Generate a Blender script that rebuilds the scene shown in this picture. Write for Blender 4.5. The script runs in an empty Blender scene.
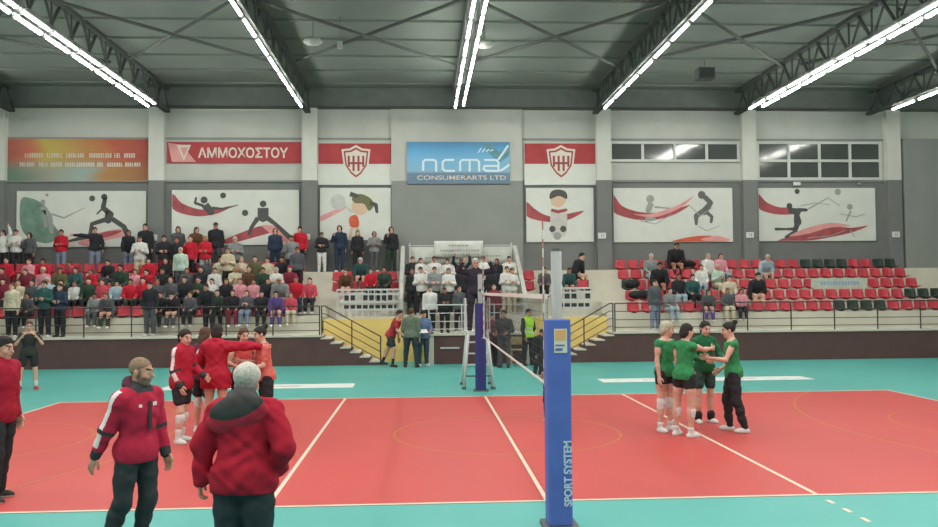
import bpy, bmesh, math, random
import numpy as np
from mathutils import Vector, Matrix
random.seed(7); rng = np.random.RandomState(5)
C = bpy.context.scene.collection
SC = bpy.context.scene
PI = math.pi

# ---------------------------------------------------------------- camera, world, big lights, exposure
CAMP = (-1.3275, -8.947, 2.2801, 0.05578, 0.03326, -0.00793, 826.82)
def cam_axes():
    yaw, pitch, roll = CAMP[3:6]
    cy, sy, cp, sp, cr, sr = math.cos(yaw), math.sin(yaw), math.cos(pitch), math.sin(pitch), math.cos(roll), math.sin(roll)
    f = Vector((sy*cp, cy*cp, sp)); r = Vector((cy, -sy, 0)); u = r.cross(f)
    return r*cr+u*sr, u*cr-r*sr, f
RX, UX, FX = cam_axes(); CP = Vector(CAMP[:3])
cd = bpy.data.cameras.new('camera'); cam = bpy.data.objects.new('camera', cd); C.objects.link(cam)
m = Matrix((RX, UX, -FX)).transposed().to_4x4(); m.translation = CP; cam.matrix_world = m
cd.sensor_width = 36; cd.lens = 36*CAMP[6]/938; cd.clip_end = 200
SC.camera = cam
SC.view_settings.view_transform = 'Standard'; SC.view_settings.look = 'None'
SC.view_settings.gamma = 1; SC.view_settings.use_curve_mapping = False
SC.view_settings.exposure = 0.0
SC.cycles.use_denoising = True
SC.cycles.max_bounces = 6; SC.cycles.diffuse_bounces = 4; SC.cycles.sample_clamp_indirect = 4
w = bpy.data.worlds.new('world'); SC.world = w; w.use_nodes = True
w.node_tree.nodes['Background'].inputs[0].default_value = (.6, .68, .7, 1)
w.node_tree.nodes['Background'].inputs[1].default_value = 0.3
TUBE = 100.0
ROWS = [-16.3, -10.72, -5.58, 0.0, 5.25, 10.75, 15.95]
for i, x in enumerate(ROWS):          # the strip-light rows that run on over the near half of the hall
    ld = bpy.data.lights.new('hall_strip_light', 'AREA'); ld.shape = 'RECTANGLE'; ld.size = .5; ld.size_y = 18
    ld.energy = 600 if i % 2 else 740; ld.color = (1, 1, .96)
    lo = bpy.data.objects.new('hall_strip_light', ld); lo.location = (x, -1.8, 8.78); C.objects.link(lo)
    lu = ld.copy(); lu.energy = 220; lo = bpy.data.objects.new('hall_strip_light_upward', lu); lo.location = (x, -1.8, 8.9); lo.rotation_euler = (PI, 0, 0); C.objects.link(lo)

def at(px, py, Y):                    # the point of the plane y = Y seen at a place of the photograph
    d = FX + RX*((px-469)/CAMP[6]) - UX*((py-263.5)/CAMP[6]); return CP + d*((Y-CP.y)/d.y)
def xz(px, py, Y):
    p = at(px, py, Y); return p.x, p.z
def xat(px, Y, z):                    # X of a thing standing at depth Y, height z, seen in image column px
    lo, hi = -30, 30
    for _ in range(40):
        mid = (lo+hi)/2; d = Vector((mid, Y, z))-CP
        if 469+CAMP[6]*d.dot(RX)/d.dot(FX) < px: lo = mid
        else: hi = mid
    return lo

# ---------------------------------------------------------------- materials
def lin(c): return tuple(((v/255)/12.92 if v/255 <= .04045 else ((v/255+.055)/1.055)**2.4) for v in c[:3])+(1,)
MC = {}
def mat(name, c, rough=.75, var=.1, scale=6, metal=0, bump=0, emit=0, spec=.3):
    if name in MC: return MC[name]
    m = bpy.data.materials.new(name); m.use_nodes = True; nt = m.node_tree; b = nt.nodes['Principled BSDF']
    b.inputs['Roughness'].default_value = rough; b.inputs['Metallic'].default_value = metal
    b.inputs['Specular IOR Level'].default_value = spec
    col = lin(c)
    if var > 0:
        tc = nt.nodes.new('ShaderNodeTexCoord'); n = nt.nodes.new('ShaderNodeTexNoise'); n.inputs['Scale'].default_value = scale
        n.inputs['Detail'].default_value = 3
        r = nt.nodes.new('ShaderNodeValToRGB'); nt.links.new(tc.outputs['Object'], n.inputs['Vector']); nt.links.new(n.outputs['Fac'], r.inputs[0])
        r.color_ramp.elements[0].position = .3; r.color_ramp.elements[1].position = .7
        r.color_ramp.elements[0].color = tuple(v*(1-var) for v in col[:3])+(1,); r.color_ramp.elements[1].color = tuple(min(1, v*(1+var)) for v in col[:3])+(1,)
        nt.links.new(r.outputs[0], b.inputs['Base Color'])
        if bump:
            bp = nt.nodes.new('ShaderNodeBump'); bp.inputs['Strength'].default_value = bump; nt.links.new(n.outputs['Fac'], bp.inputs['Height']); nt.links.new(bp.outputs[0], b.inputs['Normal'])
    else: b.inputs['Base Color'].default_value = col
    if emit:
        b.inputs['Emission Color'].default_value = col; b.inputs['Emission Strength'].default_value = emit
    MC[name] = m; return m
def cloth(c, rough=.9): return mat('cloth_%d_%d_%d' % tuple(c), c, rough, .12, 14, bump=.15, spec=.15)

# ---------------------------------------------------------------- mesh helpers
class MB:
    def __init__(s): s.v = []; s.f = []; s.mi = []
    def add(s, vs, fs, mi=0):
        o = len(s.v); s.v += [tuple(v) for v in vs]; s.f += [tuple(i+o for i in f) for f in fs]; s.mi += [mi]*len(fs); return s
    def box(s, x0, x1, y0, y1, z0, z1, mi=0):
        return s.add([(x0,y0,z0),(x1,y0,z0),(x1,y1,z0),(x0,y1,z0),(x0,y0,z1),(x1,y0,z1),(x1,y1,z1),(x0,y1,z1)],
                     [(0,3,2,1),(4,5,6,7),(0,1,5,4),(1,2,6,5),(2,3,7,6),(3,0,4,7)], mi)
    def tube(s, pts, r, n=8, mi=0, cap=True):
        pts = [Vector(p) for p in pts]; rs = r if isinstance(r, (list, tuple)) else [r]*len(pts); vs = []; fs = []
        up = None
        for i, p in enumerate(pts):
            d = (pts[min(i+1, len(pts)-1)]-pts[max(i-1, 0)]).normalized()
            if up is None: up = d.orthogonal().normalized()
            up = (up-d*up.dot(d)).normalized(); sd = d.cross(up)
            for k in range(n):
                a = 2*PI*k/n; vs.append(p+(up*math.cos(a)+sd*math.sin(a))*rs[i])
        for i in range(len(pts)-1):
            for k in range(n): fs.append((i*n+k, i*n+(k+1) % n, (i+1)*n+(k+1) % n, (i+1)*n+k))
        if cap: fs.append(tuple(range(n))[::-1]); fs.append(tuple((len(pts)-1)*n+k for k in range(n)))
        return s.add(vs, fs, mi)
    def prism(s, poly, y0, y1, mi=0):         # polygon in x,z between two depths
        n = len(poly); vs = [(x, y0, z) for x, z in poly]+[(x, y1, z) for x, z in poly]
        return s.add(vs, [tuple(range(n)), tuple(range(2*n-1, n-1, -1))]+[(i, n+i, n+(i+1) % n, (i+1) % n) for i in range(n)], mi)
    def prismx(s, poly, x0, x1, mi=0):        # polygon in y,z between two x
        n = len(poly); vs = [(x0, y, z) for y, z in poly]+[(x1, y, z) for y, z in poly]
        return s.add(vs, [tuple(range(n))[::-1], tuple(range(n, 2*n))]+[(i, (i+1) % n, n+(i+1) % n, n+i) for i in range(n)], mi)
    def build(s, name, mats, parent=None, smooth=False, bevel=0):
        me = bpy.data.meshes.new(name); me.from_pydata(s.v, [], s.f)
        if not isinstance(mats, (list, tuple)): mats = [mats]
        for q in mats: me.materials.append(q)
        if len(mats) > 1: me.polygons.foreach_set('material_index', s.mi)
        if smooth: me.polygons.foreach_set('use_smooth', [True]*len(me.polygons))
        bm = bmesh.new(); bm.from_mesh(me); bmesh.ops.recalc_face_normals(bm, faces=bm.faces); bm.to_mesh(me); bm.free()
        o = bpy.data.objects.new(name, me); C.objects.link(o)
        if parent is not None: o.parent = parent
        if bevel:
            b = o.modifiers.new('bevel', 'BEVEL'); b.width = bevel; b.segments = 2; b.limit_method = 'ANGLE'
        return o
def tag(o, label, cat, group=None, kind=None):
    o['label'] = label; o['category'] = cat
    if group: o['group'] = group
    if kind: o['kind'] = kind
    return o
def empty(name, loc=(0,0,0), rz=0):
    o = bpy.data.objects.new(name, None); o.location = loc; o.rotation_euler = (0,0,rz); o.empty_display_size = .1; C.objects.link(o); return o
def structure(o): o['kind'] = 'structure'; return o
def copy_tree(o, parent=None):
    c = o.copy(); C.objects.link(c)
    if parent is not None: c.parent = parent
    for ch in o.children: copy_tree(ch, c)
    return c
def text(name, body, m, x0, x1, zc, h, y, parent, bold=.02, shear=0, vertical=False):
    cu = bpy.data.curves.new(name, 'FONT'); cu.body = body; cu.size = 1; cu.offset = bold; cu.extrude = .01; cu.shear = shear
    cu.align_x = 'LEFT'; cu.align_y = 'BOTTOM_BASELINE'
    t = bpy.data.objects.new(name, cu); C.objects.link(t); bpy.context.view_layer.update()
    dg = bpy.context.evaluated_depsgraph_get(); me = bpy.data.meshes.new_from_object(t.evaluated_get(dg)); bpy.data.objects.remove(t)
    co = np.array([v.co[:] for v in me.vertices]); mn, mx = co.min(0), co.max(0); n = (co-mn)/(mx-mn+1e-9)
    px = x0+n[:,0]*(x1-x0); pz = zc-h/2+n[:,1]*h; py = y-n[:,2]*.006
    if vertical: px, pz = zc-h/2+(1-n[:,1])*h, x0+n[:,0]*(x1-x0)
    me.vertices.foreach_set('co', np.stack([px, py, pz], 1).ravel()); me.update()
    me.materials.clear(); me.materials.append(m)
    o = bpy.data.objects.new(name, me); C.objects.link(o); o.parent = parent; return o

# ---------------------------------------------------------------- the hall
WY = 22.5; ZC = 9.9
M_off = mat('painted_block_white', (180,181,175), .85, .05, 1.2)
M_grey = mat('painted_wall_grey', (114,116,114), .85, .05, 1.2)
M_pil = mat('painted_pillar_white', (196,197,190), .85, .04, 2)
M_lgrey = mat('painted_panel_grey', (136,138,135), .85, .04, 1.2)
M_ceil = mat('ceiling_deck', (98,106,100), .9, .08, .6)
M_truss = mat('truss_steel', (66,71,68), .8, .08, 3)
M_steel = mat('dark_steel', (90,96,93), .7, .08, 3)
M_brown = mat('brown_stand_wall', (92,68,66), .8, .1, 2)
M_conc = mat('stand_concrete', (196,192,178), .9, .06, 1.5, bump=.05)
M_yel = mat('yellow_paint', (222,194,118), .8, .06, 2)
M_rail = mat('rail_paint', (66,58,58), .5, .05, 5)
M_wrail = mat('white_rail_paint', (190,192,190), .5, .04, 5)
M_white = mat('white_paint', (205,207,203), .6, .03, 5)
M_teal = mat('teal_sports_floor', (78,156,148), .5, .06, .35, spec=.35)
M_court = mat('red_court_floor', (178,66,62), .5, .06, .35, spec=.35)
M_line = mat('court_line_white', (205,190,170), .5, 0)
M_yline = mat('court_line_yellow', (178,104,56), .5, 0)
structure(MB().box(-24, 24, -14, 22.6, -.2, 0).build('floor', M_teal))
structure(MB().box(-9, 9, 0, 9, -.01, .004).build('floor_court', M_court))
mb = MB()
for y in (.025, 8.975): mb.box(-9, 9, y-.025, y+.025, .004, .007)
for x in (-8.975, -3, 0, 3, 8.975): mb.box(x-.025, x+.025, 0, 9, .004, .0068)
for s in (-3, 3):
    for k in range(5):
        for y0 in (-.35-k*.35,): mb.box(s-.025, s+.025, y0, y0+.15, .0, .005)
structure(mb.build('floor_markings', M_line))
def arc(mb, cx, cy, r, a0, a1, wd=.045, n=64, z=.0062):
    vs = []; fs = []
    for i in range(n+1):
        a = a0+(a1-a0)*i/n
        for q in (r-wd/2, r+wd/2): vs.append((cx+q*math.cos(a), cy+q*math.sin(a), z))
    for i in range(n): fs.append((2*i, 2*i+1, 2*i+3, 2*i+2))
    mb.add(vs, fs)
mb = MB(); arc(mb, 0, 4.35, 1.8, 0, 2*PI)
for s in (1, -1):
    a = 0.74
    if s > 0: arc(mb, 12.15, 4.35, 6.75, PI-a, PI+a); arc(mb, 8.4, 4.35, 1.8, PI*.5, PI*1.5)
    else: arc(mb, -12.15, 4.35, 6.75, -a, a); arc(mb, -8.4, 4.35, 1.8, -PI/2, PI/2)
structure(mb.build('floor_circle_markings', M_yline))
structure(MB().box(-24, 24, WY, WY+.3, 0, 6.48).build('wall_back', M_grey))
structure(MB().box(-24, 24, WY, WY+.3, 6.48, ZC+.3).build('wall_back_upper', M_off))
structure(MB().box(-24, 24, WY-.04, WY, 8.05, 8.13).box(-24, 24, WY-.06, WY, 6.44, 6.52).build('trim_1', M_lgrey))
structure(MB().box(-2.5, 2.5, WY-.12, WY+.01, 0, 6.48).build('wall_back_centre', M_lgrey))
structure(MB().box(-2.5, 2.5, WY-.12, WY+.01, 6.48, 9.25).build('wall_back_centre_upper', M_off))
structure(MB().box(17.45, 24, WY-.3, WY+.01, 0, 8.1).build('wall_back_right', M_lgrey))
structure(MB().box(-24.3, -24, -14, 22.8, 0, ZC+.3).build('wall_left', M_off))
structure(MB().box(24, 24.3, -14, 22.8, 0, ZC+.3).build('wall_right', M_off))
structure(MB().box(-24, 24, -14.3, -14, 0, ZC+.3).build('wall_front', M_off))
structure(MB().box(-24, 24, -14, 22.8, ZC, ZC+.2).build('ceiling', M_ceil))
PX = [-16.95, -11.2, -5.55, 5.62, 11.32, 17.08]
for x in PX:
    structure(MB().box(x-.28, x+.28, WY-.28, WY+.01, 6.48, 9.25).build('wall_pillar_upper', M_pil))
    structure(MB().box(x-.28, x+.28, WY-.28, WY+.01, 0, 6.48).build('wall_pillar_lower', M_grey))
structure(MB().box(-24, 24, 21.9, WY, 9.22, ZC).build('ceiling_eaves_beam', M_steel))
# roof purlins, lattice trusses and wind bracing
for y in np.arange(10.6, 21.5, 1.75):
    structure(MB().box(-24, 24, y, y+.08, ZC-.06, ZC).build('ceiling_purlin', M_ceil))
TR = ROWS
for x in TR:
    t = MB()
    if x == 0:
        t.box(x-.16, x+.16, -14, 22, ZC-.3, ZC)
        structure(t.build('ceiling_beam', M_steel)); continue
    t.box(x-.1, x+.1, -14, 22, 8.96, 9.06); t.box(x-.1, x+.1, -14, 22, ZC-.12, ZC)
    y = 4.; k = 0
    while y < 21.4:
        t.tube([(x-.05, y, 9.03), (x-.05, y+.6, ZC-.1)], .05, 5); t.tube([(x+.05, y+.6, ZC-.1), (x+.05, y+1.2, 9.03)], .035, 5)
        t.tube([(x, y, 9.03), (x, y, ZC-.1)], .03, 5); y += 1.2
    structure(t.build('ceiling_truss', M_truss))
for i in range(len(TR)-1):
    a, b = TR[i]+.3, TR[i+1]-.3
    t = MB(); t.tube([(a, 11.6, 9.5), (b, 17.2, 9.5)], .05, 6); t.tube([(b, 11.6, 9.6), (a, 17.2, 9.6)], .05, 6)
    structure(t.build('ceiling_cross_brace', M_truss))
# strip lights in view
M_tube = mat('lit_tube', (255,255,246), .5, 0, emit=TUBE)
FIT = {}
def fitting(x, y, L, kind):
    if kind not in FIT:
        e = empty('strip_light')
        MB().box(-.022, .022, 0, L, .055, .10).build('housing', M_white, e)
        MB().tube([(0, .09, .03), (0, L-.09, .03)], .031, 8).build('tube', M_tube, e, smooth=True)
        for yy in (.05, L-.09): MB().box(-.035, .035, yy, yy+.04, 0, .06).build('end_cap', M_white, e)
        for yy in (.25, L-.3):
            m_ = MB()
            if kind[1] == 'c': m_.box(-.012, .012, yy, yy+.03, .1, ZC-.3-8.8)
            else: m_.box(-.012, .012, yy, yy+.03, .1, .14)
            if kind[0] and kind[1] != 'c': m_.box(min(0, -kind[0]*.12)-.012, max(0, -kind[0]*.12)+.012, yy, yy+.03, .13, .17)
            elif kind[1] != 'c': m_.box(-.012, .012, yy, yy+.03, .13, .165)
            m_.build('bracket', M_steel, e)
        FIT[kind] = e
    else: e = copy_tree(FIT[kind])
    e.location = (x, y, 8.8); return e
ordn = ['first','second','third','fourth','fifth','sixth','seventh','eighth','ninth','tenth','eleventh','twelfth','thirteenth','fourteenth','fifteenth','sixteenth','seventeenth','eighteenth','nineteenth','twentieth','twenty-first','twenty-second','twenty-third','twenty-fourth','twenty-fifth','twenty-sixth','twenty-seventh','twenty-eighth','twenty-ninth','thirtieth']
rown = ['far left', 'left', 'inner left', 'centre', 'inner right', 'right', 'far right']
for i, x in enumerate(ROWS):
    dbl = x in (-10.72, 0.0, 10.75)
    for s, dx in enumerate((-.17, .17) if dbl else (0,)):
        y = 20.5-1.62; k = 0
        while y > 8.2:
            f = fitting(x+dx*(.8 if x == 0 else 1), y-(.35 if s else 0), 1.52, ((-1 if s == 0 else 1) if dbl else 0, 'c' if x == 0 else 't'))
            rr = rown[i]+(' pair, %s line' % ('left' if s == 0 else 'right') if dbl else ' line')
            tag(f, 'lit strip light tube, %s of %s counted from back wall' % (ordn[k], rr), 'light', 'ceiling strip lights')
            y -= 1.62; k += 1
# small unlit things under the roof
def lathe(mb, prof, c=(0,0,0), n=20, mi=0):
    vs = []; fs = []; m_ = len(prof)
    for r, z in prof:
        for k in range(n): a = 2*PI*k/n; vs.append((c[0]+r*math.cos(a), c[1]+r*math.sin(a), c[2]+z))
    for i in range(m_-1):
        for k in range(n): fs.append((i*n+k, i*n+(k+1) % n, (i+1)*n+(k+1) % n, (i+1)*n+k))
    fs.append(tuple(range(n))[::-1]); fs.append(tuple((m_-1)*n+k for k in range(n))); return mb.add(vs, fs, mi)
M_lamp = mat('lamp_glass', (150,156,150), .3, .03)
for (x, y, lb) in ((-4.37, 14.25, 'round white ceiling lamp beside the inner left strip light line'), (.48, 14.4, 'round white ceiling lamp close beside the centre pair of strip lights')):
    e = empty('ceiling_lamp', (x, y, 9.3)); tag(e, lb, 'lamp')
    lathe(MB(), [(.06,.12),(.2,.1),(.26,.02),(.27,0)]).build('lamp_shade', M_lamp, e, True)
    lathe(MB(), [(.24,0),(.2,-.05),(.08,-.07)]).build('diffuser', M_lamp, e, True)
    MB().tube([(0,0,.1),(0,0,.6)], .015, 6).build('rod', M_steel, e)
e = empty('ceiling_speaker', (7.99, 17.6, 9.35)); tag(e, 'dark square box hanging under the roof between two strip light lines', 'speaker')
MB().box(-.28,.28,-.22,.22,-.18,.2).build('cabinet', mat('dark_box', (62,68,66)), e, bevel=.03); MB().tube([(0,0,.2),(0,0,.55)], .02, 6).build('bracket', M_steel, e)
MB().box(-.23,.23,-.235,-.22,-.14,.16).build('grille', mat('dark_grille', (48,52,52), .9, .3, 60), e)
e = empty('ceiling_sensor', (-3.58, 13.85, 9.1)); tag(e, 'small grey device hanging from rod near round lamp under the roof', 'sensor')
MB().box(-.07,.07,-.07,.07,-.1,.1).build('case', M_lgrey, e, bevel=.02); MB().tube([(0,0,.1),(0,0,.8)], .012, 6).build('rod', M_steel, e)

# ---------------------------------------------------------------- windows
M_glass = mat('dark_window_glass', (76,80,78), .1, .05, 2, spec=.8)
M_wframe = mat('window_frame_white', (196,198,192), .5, 0)
def window(n, px0, px1, py0, py1, cols, rws):
    (x0, z1), (x1, z0) = xz(px0, py0, WY), xz(px1, py1, WY); e = empty('window_%d' % n, (x0, WY, z0)); structure(e)
    W, H = x1-x0, z1-z0; f = MB(); t = .05
    for i in range(cols+1): q = W*i/cols; f.box(q-t, q+t, -.08, .02, -t, H+t)
    for j in range(rws+1): q = H*j/rws; f.box(-t, W+t, -.09, .02, q-t, q+t)
    f.build('window_frame', M_wframe, e); MB().box(0, W, -.03, -.015, 0, H).build('pane', M_glass, e)
window(1, 610, 738, 143, 161, 4, 1); window(2, 757, 880, 143, 179, 4, 2)

# ---------------------------------------------------------------- the stands
FR = [18.2, 19.0, 19.8, 20.6, 21.4]; ST = [1.5, 1.88, 2.26, 2.64, 3.02]; WALK = .95
def tiers(x0, x1, first=0, base=0):
    p = [(WY, base)] ; poly = [(FR[first], base)]
    for k in range(first, 5):
        poly.append((FR[k], ST[k])); poly.append((FR[k+1] if k < 4 else WY, ST[k]))
    poly.append((WY, base)); return MB().prismx(poly, x0, x1)
structure(tiers(-24, -4.6).build('floor_tier_left', M_conc))
structure(tiers(4.75, 24).build('floor_tier_right', M_conc))
structure(tiers(-4.6, -2.05, 2).build('floor_tier_middle_left', M_conc))
structure(tiers(2.05, 4.75, 2).build('floor_tier_middle_right', M_conc))
structure(tiers(-2.05, 2.05).build('floor_tier_centre', M_conc))
for a, b, nm in ((-24, -4.5, 'left'), (4.7, 24, 'right')):
    structure(MB().box(a, b, 17.0, 18.2, 0, WALK-.06).build('wall_stand_'+nm, M_brown))
    structure(MB().box(a, b, 16.96, 18.2, WALK-.06, WALK).build('floor_walkway_'+nm, M_conc))
structure(MB().box(-1.0, 1.9, 17.0, 18.2, 0, WALK-.06).build('wall_stand_centre', M_brown))
structure(MB().box(-1.2, 2.05, 16.96, 18.2, WALK-.06, WALK).box(-1.2, -1.0, 17, 18.2, 0, WALK).box(1.9, 2.05, 17, 18.2, 0, WALK).build('floor_walkway_centre', M_conc))
structure(MB().box(-.8, -.2, 16.97, 17.0, .48, .53).build('trim_2', M_wrail))
structure(MB().box(-24, 24, 22.45, 22.5, 3.02, 3.12).build('trim_3', M_grey))
for a, b, nm in ((-4.55, -1.2, 'left'), (2.05, 4.72, 'right')):
    structure(MB().box(a, b, 18.1, 18.36, 0, 1.4).build('wall_yellow_'+nm, M_yel))
    structure(MB().box(a, b, 18.36, 19.8, 1.2, 1.4).build('floor_landing_'+nm, M_conc))
# sloping side parapets of the middle stand
for s, nm in ((-2.05, 'left'), (2.05, 'right')):
    structure(MB().prismx([(18.15, .95), (18.15, 2.05), (21.3, 3.95), (21.5, 3.95), (21.5, 2.5), (19, .95)], s-.07, s+.07).build('wall_parapet_'+nm, mat('parapet_paint', (172,172,166))))
# stairs down to the court
for s, x0, nm in ((1, -4.5, 'left'), (-1, 4.7, 'right')):
    e = structure(empty('floor_stair_'+nm, (x0, 17.0, 0)))
    sm = MB(); tm = MB(); n = 6
    for k in range(n):
        z = WALK*(n-k-.0)/(n+.5)-.02; xa, xb = s*k*.3, s*(k+1)*.3
        sm.box(min(xa,xb), max(xa,xb), 0, 1.2, 0, z-.04); tm.box(min(xa,xb)-.01, max(xa,xb)+.01, -.02, 1.2, z-.04, z)
    sm.build('stair_body', M_brown, e); tm.build('tread', M_conc, e)
    r = tag(empty('handrail', (x0, 17.03, 0)), 'dark metal handrail sloping down beside %s stairs in front of yellow wall' % ('the left' if s > 0 else 'the right'), 'handrail', 'stair handrails')
    for k, h in enumerate((.9, .66, .42, .18)):
        MB().tube([(0, 0, WALK+h), (s*.12, 0, WALK+h), (s*1.85, 0, h-.02), (s*1.85, 0, max(.0, h-.2))], .02 if k == 0 else .014, 6).build('bar', M_rail, r)
    for dx in (0.02, .95, 1.84):
        zz = WALK*(1-max(0, dx-.12)/1.73); MB().tube([(s*dx, 0, zz-.02 if dx > .1 else WALK), (s*dx, 0, zz+.9)], .02, 6).build('post', M_rail, r)
# walkway railings, one section between each two posts shares the line
def railing(x0, x1, z, Y, nm, m_, step=1.43, hs=(.9,.64,.38,.14), h=.9):
    e = tag(empty('guard_rail', (x0, Y, z)), nm, 'railing', 'guard rails of the stands')
    for q in hs: MB().tube([(0,0,q),(x1-x0,0,q)], .02 if q == hs[0] else .013, 6).build('bar', m_, e)
    n = max(1, int(round((x1-x0)/step)))
    for i in range(n+1): MB().tube([((x1-x0)*i/n,0,0),((x1-x0)*i/n,0,h)], .022, 6).build('post', m_, e)
railing(-20.3, -4.55, WALK, 17.05, 'dark metal guard rail along front walkway of the left stand', M_rail)
railing(4.75, 20.5, WALK, 17.05, 'dark metal guard rail along front walkway of the right stand', M_rail)
railing(-1.15, 1.95, WALK, 17.1, 'pale metal guard rail above brown wall of the middle stand', M_wrail, 1.0)
M_gapshade = mat('gap_shade', (58,60,60))  # dark sheets standing in for the shaded recess seen through the lattice
for (x0, x1, lb) in ((-4.13, -2.1, 'white lattice balustrade with dark gaps above the left yellow wall'), (3.1, 4.25, 'white lattice balustrade above the right yellow wall')):
    e = tag(empty('balustrade', (x0, 18.28, 1.4)), lb, 'railing'); W = x1-x0
    for q in (.04, .3, .55, .8, .95): MB().box(0, W, -.03, .03, q-.03, q+.03).build('rail', M_wrail, e)
    n = int(W/.2)
    for i in range(n+1): MB().box(W*i/n-.02, W*i/n+.02, -.025, .025, 0, .95).build('baluster', M_wrail, e)
    for i in range(n):
        if (i*7) % 3: MB().box(W*(i+.15)/n, W*(i+.85)/n, .0, .02, .6, .78).build('gap_shade', M_gapshade, e)
    MB().box(W*.1, W*.95, .03, .05, .33, .45).build('gap_shade', M_gapshade, e)

# ---------------------------------------------------------------- posters and banners on the back wall
M_pw = mat('poster_white', (205,207,200), .6, .03, 2)
M_pred = mat('print_red', (160,78,82), .6, .2, 3); M_ppink = mat('print_pink', (214,150,148), .6, .1, 3)
M_pblk = mat('print_black', (80,80,78), .6, .1, 5); M_pgrey = mat('print_grey', (150,152,148), .6, .05, 5)
M_pgrn = mat('print_green', (112,138,124), .6, .25, 3); M_pskin = mat('print_skin', (206,176,152), .6, 0)
M_porange = mat('print_orange', (200,92,66), .6, .1, 3); M_phair = mat('print_olive', (110,108,78), .6, 0)
LAY = [0]
def panel(name, px0, px1, py0, py1, label, cat, m_=M_pw, Y=None):
    Y = Y or WY-.05; (x0, z1), (x1, z0) = xz(px0, (py0), Y), xz(px1, py1, Y)
    za, zb = xz(px0, py0, Y)[1], xz(px1, py0, Y)[1]; z1 = (za+zb)/2; z0 = (xz(px0, py1, Y)[1]+xz(px1, py1, Y)[1])/2
    o = MB().box(x0, x1, Y-.012, Y+.03, z0, z1).build(name, m_); tag(o, label, cat)
    o['_r'] = (x0, x1, z0, z1, Y-.012, px0, px1, py0, py1); LAY[0] = 0; return o
def pp(o, px, py):                       # a place on the panel
    x0, x1, z0, z1, Y, a, b, c, d = o['_r']; return x0+(x1-x0)*(px-a)/(b-a), z1+(z0-z1)*(py-c)/(d-c)
def smoothpoly(pts, n=5):
    out = []; N = len(pts)
    for i in range(N):
        p0, p1, p2, p3 = [np.array(pts[(i+j-1) % N], float) for j in range(4)]
        for k in range(n):
            t = k/n; out.append(tuple(.5*((2*p1)+(p2-p0)*t+(2*p0-5*p1+4*p2-p3)*t*t+(3*p1-p0-3*p2+p3)*t**3)))
    return out
def shape(o, name, pts, m_, smooth=True):
    q = smoothpoly(pts) if smooth else pts; LAY[0] += 1; x0,x1,z0,z1,Y,a,b,c,d = o['_r']
    q = [(min(max(p[0], a+.3), b-.3), min(max(p[1], c+.3), d-.3)) for p in q]
    poly = [pp(o, *p) for p in q]; y = Y-.0015*LAY[0]
    bm = bmesh.new(); vs = [bm.verts.new((x, y, z)) for x, z in poly]; f = bm.faces.new(vs)
    bmesh.ops.triangulate(bm, faces=[f]); bm.normal_update(); me = bpy.data.meshes.new(name); bm.to_mesh(me); bm.free(); me.materials.append(m_)
    ob = bpy.data.objects.new(name, me); C.objects.link(ob); ob.parent = o; return ob
def strokes(o, name, lines, m_):         # a drawn figure: polylines with widths and dots
    LAY[0] += 1; y = o['_r'][4]-.0015*LAY[0]; mb = MB(); k = 0
    x0,x1,z0,z1,Y,a,b,c,d = o['_r']; sc = (x1-x0)/(b-a)
    for ln in lines:
        if len(ln) == 3 and not isinstance(ln[0], tuple):
            cx, cz = pp(o, ln[0], ln[1]); n = 14; mb.add([(cx+ln[2]*sc*math.cos(2*PI*i/n), y-.0004*k, cz+ln[2]*sc*math.sin(2*PI*i/n)) for i in range(n)], [tuple(range(n))]); k += 1; continue
        for i in range(len(ln)-1):
            (ax, ay, aw), (bx, by, bw) = ln[i], ln[i+1]; A = np.array(pp(o, ax, ay)); B = np.array(pp(o, bx, by)); dd = B-A; L = np.hypot(*dd)+1e-9; nn = np.array([-dd[1], dd[0]])/L*sc/2
            mb.add([(A[0]+nn[0]*aw, y, A[1]+nn[1]*aw), (A[0]-nn[0]*aw, y, A[1]-nn[1]*aw), (B[0]-nn[0]*bw, y, B[1]-nn[1]*bw), (B[0]+nn[0]*bw, y, B[1]+nn[1]*bw)], [(0,1,2,3)])
            n = 8; mb.add([(B[0]+bw*sc/2*math.cos(2*PI*j/n), y-.0002, B[1]+bw*sc/2*math.sin(2*PI*j/n)) for j in range(n)], [tuple(range(n))])
    return mb.build(name, m_, o)
P = panel('poster', 17, 146, 191, 247, 'white sports poster with green splash and black leaping players, on left wall', 'poster')
shape(P, 'green_splash', [(21,200),(30,198),(44,205),(52,222),(60,235),(48,243),(30,238),(21,225)], M_pgrn)
shape(P, 'red_swoosh', [(78,243),(95,234),(122,229),(124,236),(104,241),(90,246)], M_ppink)
shape(P, 'red_swoosh', [(92,238),(105,232),(122,231),(108,237)], M_pred)
strokes(P, 'player_print', [[(105,198,4),(103,208,5),(110,214,6)],(104,197,3.2),[(110,212,8),(108,220,8)],[(108,219,5),(92,224,4),(90,236,4)],[(90,236,5),(66,242,2)],[(112,219,5),(124,227,5),(131,243,6)],[(92,236,9),(98,240,6)],[(103,208,2),(97,214,1.5)]], M_pblk)
strokes(P, 'player_print', [(43,202,2.5),[(42,206,6),(50,216,5),(52,232,4)],[(52,214,2),(64,218,1.5),(84,208,.6)],[(44,210,3),(46,226,3)]], M_pgrey)
strokes(P, 'ball_print', [(92,198.5,3)], M_pblk); strokes(P, 'ball_print', [(47,195,1.6)], M_pgrey)
P = panel('poster', 172, 299, 190, 245, 'white sports poster with red swooshes and two black volleyball players, above crowd', 'poster')
shape(P, 'red_swoosh', [(173,194),(182,203),(198,209),(214,209),(232,206),(216,214),(194,216),(173,209)], M_pred)
shape(P, 'red_swoosh', [(218,243),(240,233),(262,226),(274,231),(252,238),(232,243)], M_pred)
shape(P, 'red_swoosh', [(262,226),(280,228),(298,242),(296,246),(280,240)], M_ppink)
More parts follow.
